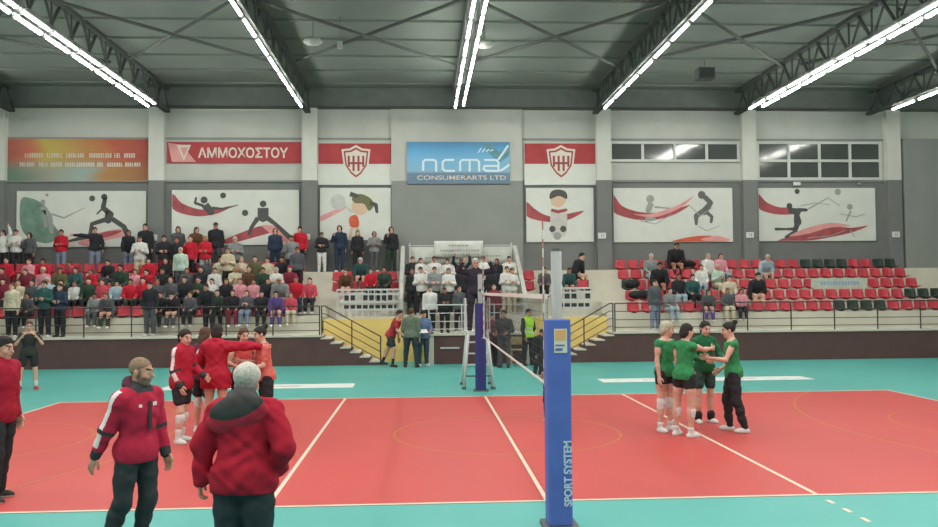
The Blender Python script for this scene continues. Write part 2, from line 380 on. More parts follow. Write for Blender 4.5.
strokes(P, 'player_print', [(204,200,3.6),[(205,205,8),(211,212,7)],[(204,206,3),(195,203,2.5),(196,198,2)],[(212,208,3),(224,209,2),(238,205,.8)]], M_pblk)
strokes(P, 'player_print', [(263,204,3.4),[(263,208,11),(263,217,11)],[(258,218,5),(251,228,3.5),(249,234,3)],[(267,218,5),(275,224,4),(290,238,5)]], M_pblk)
strokes(P, 'ball_print', [(223,195.5,3)], M_pblk); strokes(P, 'ball_print', [(245,213,3.2)], M_pblk)
P = panel('poster', 320, 391, 188, 240, 'white poster with cartoon girl in red swinging a racket', 'poster')
shape(P, 'red_swoosh', [(321,216),(330,212),(345,206),(346,208),(334,215),(321,221)], M_ppink)
strokes(P, 'racket_print', [(338,202,8),[(345,206,2),(352,212,2)]], mat('print_pale', (186,188,184)))
strokes(P, 'child_print', [(360,207,8.5)], M_pskin); 
shape(P, 'hair_print', [(352,198),(360,194),(370,198),(374,205),(369,211),(364,204),(355,203)], M_phair)
strokes(P, 'hair_print', [[(370,203,4),(376,205,4),(377,212,3)]], M_pblk); strokes(P, 'hair_print', [[(350,194,5),(357,196,4)]], M_pblk)
shape(P, 'dress_print', [(350,217),(356,215),(359,221),(358,227),(351,227),(349,222)], M_porange)
strokes(P, 'leg_print', [[(352,228,3),(350,238,3)],[(357,228,3),(360,237,3)]], M_pskin)
P = panel('poster', 526, 594, 188, 242, 'white poster with cartoon boy and red swoosh, right of the central panel', 'poster')
shape(P, 'red_swoosh', [(526,202),(536,210),(548,216),(562,215),(584,211),(568,220),(548,222),(526,216)], M_pred)
strokes(P, 'child_print', [(558,200,7.6)], M_pskin); shape(P, 'hair_print', [(550,199),(551,192),(558,189.5),(566,192),(567,199),(559,196)], M_pblk)
shape(P, 'shirt_print', [(551,211),(558,209),(566,211),(567,224),(564,236),(552,236),(550,224)], mat('print_shirt', (190,186,180)))
strokes(P, 'collar_print', [[(551,210,3),(558,212,3),(566,210,3)]], M_pred); strokes(P, 'shoe_print', [(552,229,3.2),(563,229,3.2)], M_pblk); strokes(P, 'ball_print', [(557,236,4)], M_pgrey)
P = panel('poster', 613, 733, 188, 242, 'white sports poster with grey crouching player, red arcs, below single-row window', 'poster')
shape(P, 'red_swoosh', [(613,195),(622,206),(640,212),(664,212),(690,205),(668,217),(640,220),(613,212)], M_pred)
shape(P, 'red_swoosh', [(672,242),(690,237),(712,236),(720,242)], M_porange)
strokes(P, 'player_print', [(702,195,4),[(705,197,5),(711,203,5),(704,212,7)],[(704,211,6),(696,216,5),(696,224,3)],[(706,212,4),(712,217,3),(711,222,3)]], mat('print_dark_grey', (105,104,102)))
strokes(P, 'player_print', [(650,199,4),[(651,203,6),(648,210,6)],[(654,207,2),(676,209,1)],[(645,218,8),(654,219,3)]], M_pgrey)
for ln in [[(640,221,1),(655,224,.8),(672,214,.6)],[(690,206,.8),(700,216,1),(712,208,.6)],[(698,226,.8),(706,231,.8),(720,226,.5)]]: strokes(P, 'sketch_print', [ln], M_pgrey)
shape(P, 'pale_swoosh', [(632,214),(650,214),(676,206),(694,196),(680,208),(655,217)], M_ppink)
shape(P, 'pale_swoosh', [(700,240),(715,236),(730,240),(720,242)], M_ppink)
P = panel('poster', 758, 876, 188, 241, 'white sports poster with black striking player and red ribbons, under two-row window', 'poster')
shape(P, 'red_swoosh', [(758,194),(766,202),(778,207),(790,208),(792,214),(774,214),(758,208)], M_pred)
shape(P, 'red_swoosh', [(776,241),(800,233),(828,226),(850,228),(868,226),(850,233),(820,239),(800,241)], M_pred)
strokes(P, 'player_print', [(789,206,3),[(788,210,5),(797,212,7)],[(797,210,4),(806,210,3)],[(796,214,5),(797,222,8)],[(793,229,3.5),(785,229,2),(775,229,3)],[(797,222,6),(794,232,4),(785,237,3)]], M_pblk)
strokes(P, 'player_print', [(850,207,3),[(851,211,2),(846,221,1.5)],[(850,230,1),(854,237,1)],[(808,209,1.5),(828,198,1)],[(828,198,.8),(840,206,.8)]], M_pgrey)
shape(P, 'pale_swoosh', [(788,236),(806,228),(830,223),(850,226),(828,228),(806,234)], M_ppink)
for ln in [[(800,206,.8),(815,203,.8),(830,205,.5)],[(840,214,.8),(856,217,.8),(866,214,.5)],[(806,238,.8),(830,236,.8),(846,230,.5)]]: strokes(P, 'sketch_print', [ln], M_pgrey)
strokes(P, 'ball_print', [(797,191.5,2.6)], M_pblk); strokes(P, 'ball_print', [(838,192,3.2)], M_pgrey)
# banners
def vnoise_banner():
    m = bpy.data.materials.new('orange_banner_print'); m.use_nodes = True; nt = m.node_tree; b = nt.nodes['Principled BSDF']; b.inputs['Roughness'].default_value = .7
    tc = nt.nodes.new('ShaderNodeTexCoord'); sp = nt.nodes.new('ShaderNodeSeparateXYZ'); nt.links.new(tc.outputs['Generated'], sp.inputs[0])
    n = nt.nodes.new('ShaderNodeTexNoise'); n.inputs['Scale'].default_value = 2.2; nt.links.new(tc.outputs['Generated'], n.inputs['Vector'])
    ad = nt.nodes.new('ShaderNodeMath'); ad.operation = 'MULTIPLY_ADD'; ad.inputs[1].default_value = .35; nt.links.new(n.outputs['Fac'], ad.inputs[0])
    sb = nt.nodes.new('ShaderNodeMath'); sb.operation = 'ADD'; sb.inputs[1].default_value = -.17; nt.links.new(sp.outputs['X'], sb.inputs[0]); nt.links.new(sb.outputs[0], ad.inputs[2])
    r = nt.nodes.new('ShaderNodeValToRGB'); e = r.color_ramp; nt.links.new(ad.outputs[0], r.inputs[0])
    for i, (p, c) in enumerate([(0,(160,88,76)),(.15,(190,108,84)),(.3,(186,164,84)),(.5,(178,132,78)),(.72,(176,90,68)),(1,(160,74,66))]):
        el = e.elements[i] if i < 2 else e.elements.new(p); el.position = p; el.color = lin(c)
    r2 = nt.nodes.new('ShaderNodeValToRGB'); nt.links.new(ad.outputs[0], r2.inputs[0])
    for i, (p, c) in enumerate([(0,(92,118,104)),(.3,(150,150,134)),(.55,(146,164,160)),(.75,(168,124,76)),(1,(150,102,72))]):
        el = r2.color_ramp.elements[i] if i < 2 else r2.color_ramp.elements.new(p); el.position = p; el.color = lin(c)
    mx = nt.nodes.new('ShaderNodeMix'); mx.data_type = 'RGBA'; mr = nt.nodes.new('ShaderNodeMapRange'); mr.inputs[1].default_value = .25; mr.inputs[2].default_value = .55
    nt.links.new(sp.outputs['Z'], mr.inputs[0]); nt.links.new(mr.outputs[0], mx.inputs[0]); nt.links.new(r2.outputs[0], mx.inputs[6]); nt.links.new(r.outputs[0], mx.inputs[7])
    nt.links.new(mx.outputs[2], b.inputs['Base Color']); return m
P = panel('banner', 8, 149, 139, 181, 'orange, yellow and red banner with two lines of white lettering', 'banner', vnoise_banner())
M_letter = mat('banner_letter_white', (212,204,192), .7, 0)
rr = random.Random(3)
for ly, words in ((155.5, ((25,44),(47,62),(66,85),(89,111),(114,121),(124,136))), (164.5, ((20,36),(39,48),(51,62),(65,94),(97,105),(107,123),(125,141)))):
    mb = MB(); y0 = P['_r'][4]                  # lettering too blurred to read: letter-like strokes of the same length
    for a, b in words:
        q = a
        while q < b-1.2:
            x0_, z0_ = pp(P, q, ly+2.3); x1_, z1_ = pp(P, q+1.6, ly-2.3); k = rr.randint(0, 3); t = .026; y0 -= .00002
            mb.box(x0_, x0_+t, y0-.005, y0, z0_, z1_)
            if k != 1: mb.box(x1_-t, x1_, y0-.005, y0, z0_, z1_)
            if k in (0, 2): mb.box(x0_, x1_, y0-.005, y0, z1_-t, z1_)
            if k in (1, 3): mb.box(x0_, x1_, y0-.005, y0, (z0_+z1_)/2-t/2, (z0_+z1_)/2+t/2)
            if k in (1, 2): mb.box(x0_, x1_, y0-.005, y0, z0_, z0_+t)
            q += 2.3
    mb.build('lettering', M_letter, P)
def shield(P, cx, cy, hw, hh, m_out=None):
    o = [(cx-hw,cy-hh*.75),(cx-hw*.45,cy-hh*.8),(cx,cy-hh),(cx+hw*.45,cy-hh*.8),(cx+hw,cy-hh*.75),(cx+hw*.85,cy+hh*.2),(cx+hw*.4,cy+hh*.75),(cx,cy+hh),(cx-hw*.4,cy+hh*.75),(cx-hw*.85,cy+hh*.2)]
    shape(P, 'crest', o, M_letter, False); i = [(cx+(x-cx)*.86, cy+(y-cy)*.86) for x, y in o]; shape(P, 'crest_border', i, M_crest, False)
    i = [(cx+(x-cx)*.74, cy+(y-cy)*.74) for x, y in o]; shape(P, 'crest_field', i, M_letter, False)
    for k in (-.5, -.17, .17, .5):
        w_ = hw*.075; zb = cy+hh*(.62-abs(k)*.75); shape(P, 'crest_stripe', [(cx+hw*k-w_,cy-hh*.38),(cx+hw*k+w_,cy-hh*.38),(cx+hw*k+w_,zb),(cx+hw*k-w_,zb)], M_crest, False)
    shape(P, 'crest_bar', [(cx-hw*.5,cy-hh*.02),(cx+hw*.5,cy-hh*.02),(cx+hw*.5,cy+hh*.1),(cx-hw*.5,cy+hh*.1)], M_crest, False)
M_crest = mat('crest_red', (150,72,74), .7, 0); M_bred = mat('banner_red', (166,66,70), .75, .12, 2)
P = panel('banner', 167, 301, 142, 163, 'long red banner with crest and white Greek lettering ending in TOY', 'banner', M_bred)
shape(P, 'pale_patch', [(168,143),(182,145),(196,162),(172,162)], M_ppink, False)
shape(P, 'crest', [(177,145),(191,145),(184,161)], M_letter, False); shape(P, 'crest_field', [(180,147.5),(188,147.5),(184,157)], M_ppink, False)
a = pp(P, 198, 160)[0]; b = pp(P, 288, 160)[0]; zt, zb = pp(P, 200, 147.5)[1], pp(P, 200, 158)[1]
text('lettering', '\u0391\u039c\u039c\u039f\u03a7\u039f\u03a3\u03a4\u039f\u03a5', M_letter, a, b, (zt+zb)/2, zt-zb, P['_r'][4]-.004, P, .022)
for px0, px1, sd in ((318, 392, 'left'), (524, 596, 'right')):
    P = panel('banner', px0, px1, 143, 185, 'red over white flag banner with crest, %s of blue banner' % sd, 'banner', M_pw)
    shape(P, 'red_field', [(px0+.4,143.4),(px1-.4,143.4),(px1-.4,164),(px0+.4,164)], M_bred, False)
    shield(P, (px0+px1)/2+1, 162.5, 14.5, 17.5)
def ramp_z(name, stops):
    m = bpy.data.materials.new(name); m.use_nodes = True; nt = m.node_tree; b = nt.nodes['Principled BSDF']; b.inputs['Roughness'].default_value = .6
    tc = nt.nodes.new('ShaderNodeTexCoord'); sp = nt.nodes.new('ShaderNodeSeparateXYZ'); nt.links.new(tc.outputs['Generated'], sp.inputs[0]); r = nt.nodes.new('ShaderNodeValToRGB'); nt.links.new(sp.outputs['Z'], r.inputs[0])
    for i, (p, c) in enumerate(stops):
        el = r.color_ramp.elements[i] if i < 2 else r.color_ramp.elements.new(p); el.position = p; el.color = lin(c)
    nt.links.new(r.outputs[0], b.inputs['Base Color']); return m
P = panel('banner', 407, 510, 142, 184, 'blue banner lettered ncma in white above the central grey panel', 'banner', ramp_z('blue_banner_print', [(0,(98,120,140)),(.25,(104,128,150)),(.3,(128,170,196)),(.6,(112,170,208)),(.85,(84,150,196)),(1,(76,130,170))]), WY-.17)
shape(P, 'corner_leaf', [(490,143),(500,152),(509,146),(509,155),(500,162),(494,158),(484,146)], mat('print_teal', (96,140,150)))
mb = MB(); y0 = P['_r'][4]-.006; t = 2.1       # the rounded logo letters n c m a
def seg(pts):
    strokes(P, 'logo_letter', [[(x, y, t) for x, y in pts]], M_pwl)
M_pwl = mat('banner_logo_white', (206,222,228), .6, 0)
seg([(423,171),(423,162),(425,160),(434,160),(436,162),(436,171)])
seg([(454,160),(445,160),(442.5,162),(442.5,169),(445,171),(454,171)])
seg([(460,171),(460,162),(462,160),(477,160),(479,162),(479,171)]); seg([(469.5,160.5),(469.5,171)])
seg([(484,160),(496,160),(498.5,162),(498.5,171),(486,171),(483.5,169),(484.5,166),(498,166)])
seg([(498,160),(504,152),(508,146)]); seg([(500,171),(505,168),(509,165)])
for q in range(4): strokes(P, 'logo_ray', [[(478+q*4,153-q*.6,1),(481+q*4,148.5+q*.5,1.2)]], M_pwl)
a, b = pp(P, 417, 180)[0], pp(P, 506, 180)[0]; zt, zb = pp(P, 417, 175.6)[1], pp(P, 417, 180)[1]
text('lettering', 'CONSUMERARTS LTD', M_letter, a, b, (zt+zb)/2, zt-zb, P['_r'][4]-.02, P, .006)
# small white wall plates
for px, lb in ((153,'left of the crest crowd poster'),(306,'between the crowd poster and girl poster'),(602,'right of the boy poster'),(750,'between the two right posters'),(896,'right of the last poster')):
    e = tag(empty('wall_plate', (xz(px, 237, WY-.3)[0], WY-.3, 4.35)), 'small white number plate on wall pillar, '+lb, 'sign', 'plates on the wall pillars')
    MB().box(-.15, .15, -.03, .02, -.11, .11).build('plate', M_white, e, bevel=.01); MB().box(-.05, -.02, -.034, -.03, -.06, .06).box(.02, .06, -.034, -.03, -.06, .06).build('mark', M_pgrey, e)
for px, py in ((796,184),(858,184)):
    x, z = xz(px, py, WY-.05); e = tag(empty('floodlight', (x, WY-.06, z)), 'small pale fitting on wall above last poster, %s' % ('the larger, nearer its middle' if px < 800 else 'the smaller, nearer its right end'), 'light')
    k = 1 if px < 800 else .6; MB().box(-.13*k, .13*k, -.12, 0, -.07*k, .07*k).build('case', M_white if k == 1 else M_lgrey, e, bevel=.015); MB().box(-.03,.03,-.02,.06,.0,.1).build('bracket', M_steel, e)
# banners of the middle stand
M_sheet = mat('white_sheet', (196,198,190), .85, .06, 4, bump=.1); M_mark = mat('sheet_writing', (150,150,146), .8, 0)
def sheet(px0, px1, py0, py1, Y, label, lines):
    (x0, z1), (x1, z0) = xz(px0, py0, Y), xz(px1, py1, Y); n = 16; vs = []; fs = []
    for j in range(5):
        for i in range(n+1):
            x = x0+(x1-x0)*i/n; z = z1+(z0-z1)*j/4+.02*math.sin(i*1.3)*(j == 4); vs.append((x, Y+.025*math.sin(i*1.1+j*.6), z))
    for j in range(4):
        for i in range(n): a = j*(n+1)+i; fs.append((a, a+1, a+n+2, a+n+1))
    o = MB().add(vs, fs).build('cloth_banner', M_sheet, smooth=True); md = o.modifiers.new('solid', 'SOLIDIFY'); md.thickness = .01
    tag(o, label, 'banner', 'white cloth banners of the middle stand')
    for a, b, py in lines:
        xa, z = xz(a, py, Y-.04); xb, _ = xz(b, py, Y-.04); mb = MB(); q = xa
        while q < xb: L = .05+rr.random()*.04; mb.box(q, q+L, Y-.045, Y-.04, z-.028, z+.028); q += L+.035
        mb.build('writing', M_mark, o)
sheet(410, 516, 247, 262, 21.2, 'wide white cloth banner with writing, behind the fans of the middle stand', ((460,500,256),(425,448,258)))
sheet(434, 483, 241, 257, 21.05, 'smaller white cloth banner with lines of writing, highest in the middle stand', ((449,469,245.5),(440,480,250.5),(442,478,254.5)))
M_fr = M_wrail
e = tag(empty('banner_rack', (0, 21.1, 2.64)), 'pale metal frame carrying white cloth banners at top of middle stand', 'frame')
for x in (-1.8, -.9, .8, 1.9): MB().tube([(x,0,0),(x,0,1.4)], .025, 6).build('upright', M_fr, e)
MB().tube([(-1.85,0,1.3),(1.95,0,1.3)], .02, 6).build('crossbar', M_fr, e)

# ---------------------------------------------------------------- floor adverts
for (x0, x1, y0, y1, lb, st) in ((-7.6,-3.02,11.0,11.85,'white advertising strip on teal floor behind the red team', ((-7.2,-6.6),(-5,-4.3))), (3.1,8.45,11.3,12.1,'white advertising strip on teal floor behind the green team', ((4.2,5),(6.4,7.1)))):
    e = tag(MB().box(x0, x1, y0, y1, .0, .006).build('floor_sticker', M_white), lb, 'sign', 'advertising strips on the floor')
    for a, b in st: MB().box(a, b, y0+.3, y1-.3, .006, .007).build('print', mat('sticker_print', (196,178,178)), e)
# ---------------------------------------------------------------- net, posts, umpire stand
M_alu = mat('aluminium', (140,142,140), .5, .04, 5, metal=.2)
M_pad = mat('blue_post_pad', (84,104,178), .55, .08, 3); M_padd = mat('navy_post_pad', (52,54,112), .6, .08, 3)
M_net = mat('net_cord', (60,62,62), .8, 0); M_tape = mat('net_tape', (214,210,204), .7, .03, 8)
def rbox(mb, x0, x1, y0, y1, z0, z1, r=.04, n=4):
    ring = []
    for cx, cy, a0 in ((x1-r, y1-r, 0), (x0+r, y1-r, PI/2), (x0+r, y0+r, PI), (x1-r, y0+r, 1.5*PI)):
        for k in range(n+1): a = a0+PI/2*k/n; ring.append((cx+r*math.cos(a), cy+r*math.sin(a)))
    N = len(ring); return mb.add([(x, y, z0) for x, y in ring]+[(x, y, z1) for x, y in ring], [tuple(range(N))[::-1], tuple(range(N, 2*N))]+[(i, (i+1) % N, N+(i+1) % N, N+i) for i in range(N)])
def post(x, y, label, pad, near):
    e = tag(empty('net_post', (x, y, 0)), label, 'net post')
    MB().tube([(0,0,0),(0,0,2.66)], .052, 16).build('pole', M_alu, e, True)
    p = rbox(MB(), -.118, .118, -.13, .13, .03, 2.0).build('pad', pad, e, bevel=.012)
    MB().box(-.03, .03, -.03, .03, 2.66, 2.69).build('pole_cap', M_steel, e); rbox(MB(), -.17, .17, -.17, .17, 0, .03, .03).build('base_plate', M_steel, e)
    lathe(MB(), [(.03,-.03),(.045,0),(.03,.03)], (0, .06 if near else -.06, 2.3), 12).build('pulley', M_steel, e, True)
    return e, p
pn, pad = post(-.025, -.92, 'near net post in bright blue pad with sticker and vertical white lettering', M_pad, True)
MB().box(-.05, .075, -.137, -.131, 1.68, 1.91).build('sticker', mat('sticker_white', (214,206,190), .6, 0), pad)['label'] = 'white and orange sticker'
MB().box(-.04, .065, -.14, -.137, 1.8, 1.9).build('sticker_print', mat('sticker_orange', (222,168,110), .6, 0), pad)
MB().box(-.04, .03, -.14, -.137, 1.7, 1.725).box(-.04, .05, -.14, -.137, 1.745, 1.76).build('sticker_text', mat('sticker_blue', (90,110,170), .6, 0), pad)
t = text('lettering', 'SPORT SYSTEM', mat('pad_letter', (192,202,222), .6, 0), 0, 1, 0, 1, 0, pad, .03)
co = np.array([v.co[:] for v in t.data.vertices]); nx = (co[:,0]-co[:,0].min())/np.ptp(co[:,0]); nz = (co[:,2]-co[:,2].min())/np.ptp(co[:,2])
t.data.vertices.foreach_set('co', np.stack([.108-nz*.08, np.full(len(nx), -.134)-(co[:,1]<co[:,1].mean())*.002, .22+nx*.62], 1).ravel()); t.data.update()
pf, pad2 = post(-.02, 10.0, 'far net post in dark navy pad, in front of umpire stand', M_padd, False)
e = tag(empty('volleyball_net', (0, 0, 0)), 'volleyball net with white top tape stretched between the two padded posts', 'net')
NY0, NY1 = -.15, 9.35
mb = MB()
for z in np.arange(1.34, 2.18, .1): mb.box(-.002, .002, NY0, NY1, z-.0012, z+.0012)
for y in np.arange(NY0, NY1+.01, .1): mb.box(-.002, .002, y-.0012, y+.0012, 1.29, 2.19)
mb.build('mesh', M_net, e)
MB().box(-.006, .006, NY0, NY1, 2.185, 2.24).build('top_tape', M_tape, e)
MB().box(-.005, .005, NY0, NY1, 1.25, 1.28).build('bottom_tape', M_tape, e)
for y in (0.0, 9.0): MB().box(-.012, .012, y-.025, y+.025, 1.24, 2.24).build('side_band', M_tape, e)
MB().tube([(0, NY0, 2.22), (0, -.88, 2.3)], .008, 6).build('cable', M_tape, e); MB().tube([(0, NY1, 2.22), (0, 9.96, 2.3)], .008, 6).build('cable', M_tape, e)
MB().tube([(0, NY0, 1.26), (0, -.79, 1.2)], .006, 6).build('cable', M_tape, e); MB().tube([(0, NY1, 1.26), (0, 9.88, 1.2)], .006, 6).build('cable', M_tape, e)
for y, lb in ((0.0, 'red and white striped antenna at the near end of net'), (9.0, 'red and white striped antenna at the far end of net')):
    a = tag(empty('antenna', (-.02, y, 1.24)), lb, 'antenna'); 
    for k in range(18):
        if k % 2 == 0: MB().tube([(0,0,k*.1),(0,0,k*.1+.1)], .008, 6).build('white_band', M_tape, a)
        else: MB().tube([(0,0,k*.1),(0,0,k*.1+.1)], .008, 6).build('red_band', mat('antenna_red', (188,120,116), .6, 0), a)
u = tag(empty('umpire_stand', (-.05, 10.75, 0)), 'white A-frame umpire stand with platform behind the far post', 'umpire stand')
for sx in (-1, 1):
    MB().tube([(sx*.22,-.3,1.32),(sx*.34,-.42,.03)], .035, 8).build('leg', M_white, u, True); MB().tube([(sx*.22,.3,1.32),(sx*.34,.55,.03)], .035, 8).build('leg', M_white, u, True)
    for yy in (-.42, .55): MB().box(sx*.34-.05, sx*.34+.05, yy-.06, yy+.06, 0, .05).build('foot', M_steel, u)
for k in range(4): z = .3+k*.26; f = (1.32-z)/1.29; MB().tube([(-(.22+.12*f), -.3-.12*f, z), ((.22+.12*f), -.3-.12*f, z)], .018, 6).build('rung', M_steel if k == 0 else M_white, u)
MB().box(-.3,.3,-.32,.35,1.3,1.34).build('platform', M_white, u)
for sx in (-1, 1): MB().tube([(sx*.28,-.3,1.34),(sx*.28,-.3,2.1),(sx*.28,.3,2.1),(sx*.28,.33,1.34)], .018, 6).build('side_rail', M_white, u)

# ---------------------------------------------------------------- people: one surface grown round a posed skeleton
def surface_nets(F, org, h):
    S = F < 0
    nx, ny, nz = F.shape
    corners = [(i, j, k) for i in (0,1) for j in (0,1) for k in (0,1)]
    def sub(A, c): return A[c[0]:nx-1+c[0], c[1]:ny-1+c[1], c[2]:nz-1+c[2]]
    cnt = sum(sub(S, c).astype(np.int8) for c in corners); act = (cnt > 0) & (cnt < 8)
    idx = np.argwhere(act)
    if len(idx) == 0: return np.zeros((0,3)), np.zeros((0,4), int)
    acc = np.zeros((len(idx), 3)); n = np.zeros(len(idx))
    for a in range(8):
        for b in range(a+1, 8):
            ca, cb = np.array(corners[a]), np.array(corners[b])
            if np.abs(ca-cb).sum() != 1: continue
            fa = F[tuple((idx+ca).T)]; fb = F[tuple((idx+cb).T)]; m_ = (fa < 0) != (fb < 0)
            t = np.where(m_, fa/np.where(m_, fa-fb, 1), 0); acc += np.where(m_[:,None], ca+(cb-ca)*t[:,None], 0); n += m_
    V = (idx+acc/n[:,None])*h+org
    vid = np.full(act.shape, -1, np.int64); vid[tuple(idx.T)] = np.arange(len(idx)); Q = []
    for ax in range(3):
        e = [0,0,0]; e[ax] = 1
        A = S[:nx-e[0], :ny-e[1], :nz-e[2]]; B = S[e[0]:, e[1]:, e[2]:]; ch = np.argwhere(A != B)
        u_, v_ = [(1,2),(2,0),(0,1)][ax]
        ok = (ch[:,u_] > 0) & (ch[:,v_] > 0) & (ch[:,u_] < act.shape[u_]) & (ch[:,v_] < act.shape[v_]) & (ch[:,ax] < act.shape[ax]); ch = ch[ok]
        du = np.zeros(3, int); du[u_] = 1; dv = np.zeros(3, int); dv[v_] = 1
        q = np.stack([vid[tuple((ch-du-dv).T)], vid[tuple((ch-dv).T)], vid[tuple(ch.T)], vid[tuple((ch-du).T)]], 1)
        fl = ~A[tuple(ch.T)]; q[fl] = q[fl][:, ::-1]; Q.append(q)
    Q = np.concatenate(Q); return V, Q[(Q >= 0).all(1)]
class SDF:
    def __init__(s, k=.03): s.p = []; s.k = k; s.cuts = []
    def cap(s, a, b, ra, rb, k=None): s.p.append(('c', np.array(a, float), np.array(b, float), ra, rb, k)); return s
    def ell(s, c, r, R=None, k=None): s.p.append(('e', np.array(c, float), np.array(r, float), np.eye(3) if R is None else np.array(R), None, k)); return s
    def cut(s, pt, n): s.cuts.append((np.array(pt, float), np.array(n, float))); return s      # removes the side n points to
    def mesh(s, h, wr=0, sub=None):
        lo = []; hi = []
        for p in s.p:
            if p[0] == 'c': R_ = max(p[3], p[4]); lo.append(np.minimum(p[1], p[2])-R_); hi.append(np.maximum(p[1], p[2])+R_)
            else: e = np.abs(p[3]) @ p[2]; lo.append(p[1]-e); hi.append(p[1]+e)
        L = np.min(lo, 0)-3*h-.01; U = np.max(hi, 0)+3*h+.01; n = np.ceil((U-L)/h).astype(int)+1
        F = np.full(n, 1., np.float32); G = [L[i]+h*np.arange(n[i]) for i in range(3)]
        for q, p in enumerate(s.p):
            k = p[5] or s.k; mg = k+2*h+.005
            a = np.maximum(0, np.floor((lo[q]-mg-L)/h).astype(int)); b = np.minimum(n, np.ceil((hi[q]+mg-L)/h).astype(int)+1)
            X = G[0][a[0]:b[0], None, None]; Y = G[1][None, a[1]:b[1], None]; Z = G[2][None, None, a[2]:b[2]]
            if p[0] == 'c':
                d_ = p[2]-p[1]; dd = d_ @ d_+1e-9; px, py, pz = X-p[1][0], Y-p[1][1], Z-p[1][2]
                t = np.clip((px*d_[0]+py*d_[1]+pz*d_[2])/dd, 0, 1); d = np.sqrt((px-t*d_[0])**2+(py-t*d_[1])**2+(pz-t*d_[2])**2)-(p[3]+(p[4]-p[3])*t)
            else:
                R_ = p[3]; px, py, pz = X-p[1][0], Y-p[1][1], Z-p[1][2]
                l = [px*R_[0,i]+py*R_[1,i]+pz*R_[2,i] for i in range(3)]
                k0 = np.sqrt(sum((l[i]/p[2][i])**2 for i in range(3))); k1 = np.sqrt(sum((l[i]/p[2][i]**2)**2 for i in range(3)))+1e-9; d = k0*(k0-1)/k1
            v = F[a[0]:b[0], a[1]:b[1], a[2]:b[2]]; hh = np.clip(.5+.5*(v-d)/k, 0, 1); v[...] = v+(d-v)*hh-k*hh*(1-hh)
        X = G[0][:, None, None]; Y = G[1][None, :, None]; Z = G[2][None, None, :]
        if wr: F += wr*(np.sin(X*9+Z*34+2.2*np.sin(X*13+Y*9+Z*5)+1.7*np.sin(Y*17-Z*11))+.7*np.sin(Z*21-X*26+2.4*np.sin(X*11-Z*19+Y*7)+1)).astype(np.float32)
        for p, nn in s.cuts: F = np.maximum(F, ((X-p[0])*nn[0]+(Y-p[1])*nn[1]+(Z-p[2])*nn[2]).astype(np.float32))
        if sub: 
            for c, r in sub: F = np.maximum(F, -(np.sqrt((X-c[0])**2+(Y-c[1])**2+(Z-c[2])**2)-r).astype(np.float32))
        return surface_nets(F, L, h)
def to_obj(name, V, Q, mats, parent=None, paint=None, extra=None):
    me = bpy.data.meshes.new(name); nv = len(V); vs = [tuple(v) for v in V]; fs = [tuple(int(i) for i in q) for q in Q]
    nf = len(fs)
    if extra and extra.v: vs += extra.v; fs += [tuple(i+nv for i in f) for f in extra.f]
    me.from_pydata(vs, [], fs)
    for q in mats: me.materials.append(q)
    me.polygons.foreach_set('use_smooth', [True]*len(fs))
    if paint is not None and nf:
        cen = V[Q].mean(1); mi = np.zeros(len(fs), np.int32); mi[:nf] = paint(cen); me.polygons.foreach_set('material_index', mi)
    me.update(); o = bpy.data.objects.new(name, me); C.objects.link(o)
    if parent is not None: o.parent = parent
    return o
def rotm(rx=0, ry=0, rz=0):
    cx, sx, cy, sy, cz, sz = math.cos(rx), math.sin(rx), math.cos(ry), math.sin(ry), math.cos(rz), math.sin(rz)
    return np.array([[cz,-sz,0],[sz,cz,0],[0,0,1]]) @ np.array([[cy,0,sy],[0,1,0],[-sy,0,cy]]) @ np.array([[1,0,0],[0,cx,-sx],[0,sx,cx]])
def nrm(v): v = np.array(v, float); return v/(np.linalg.norm(v)+1e-9)
R_ = math.radians
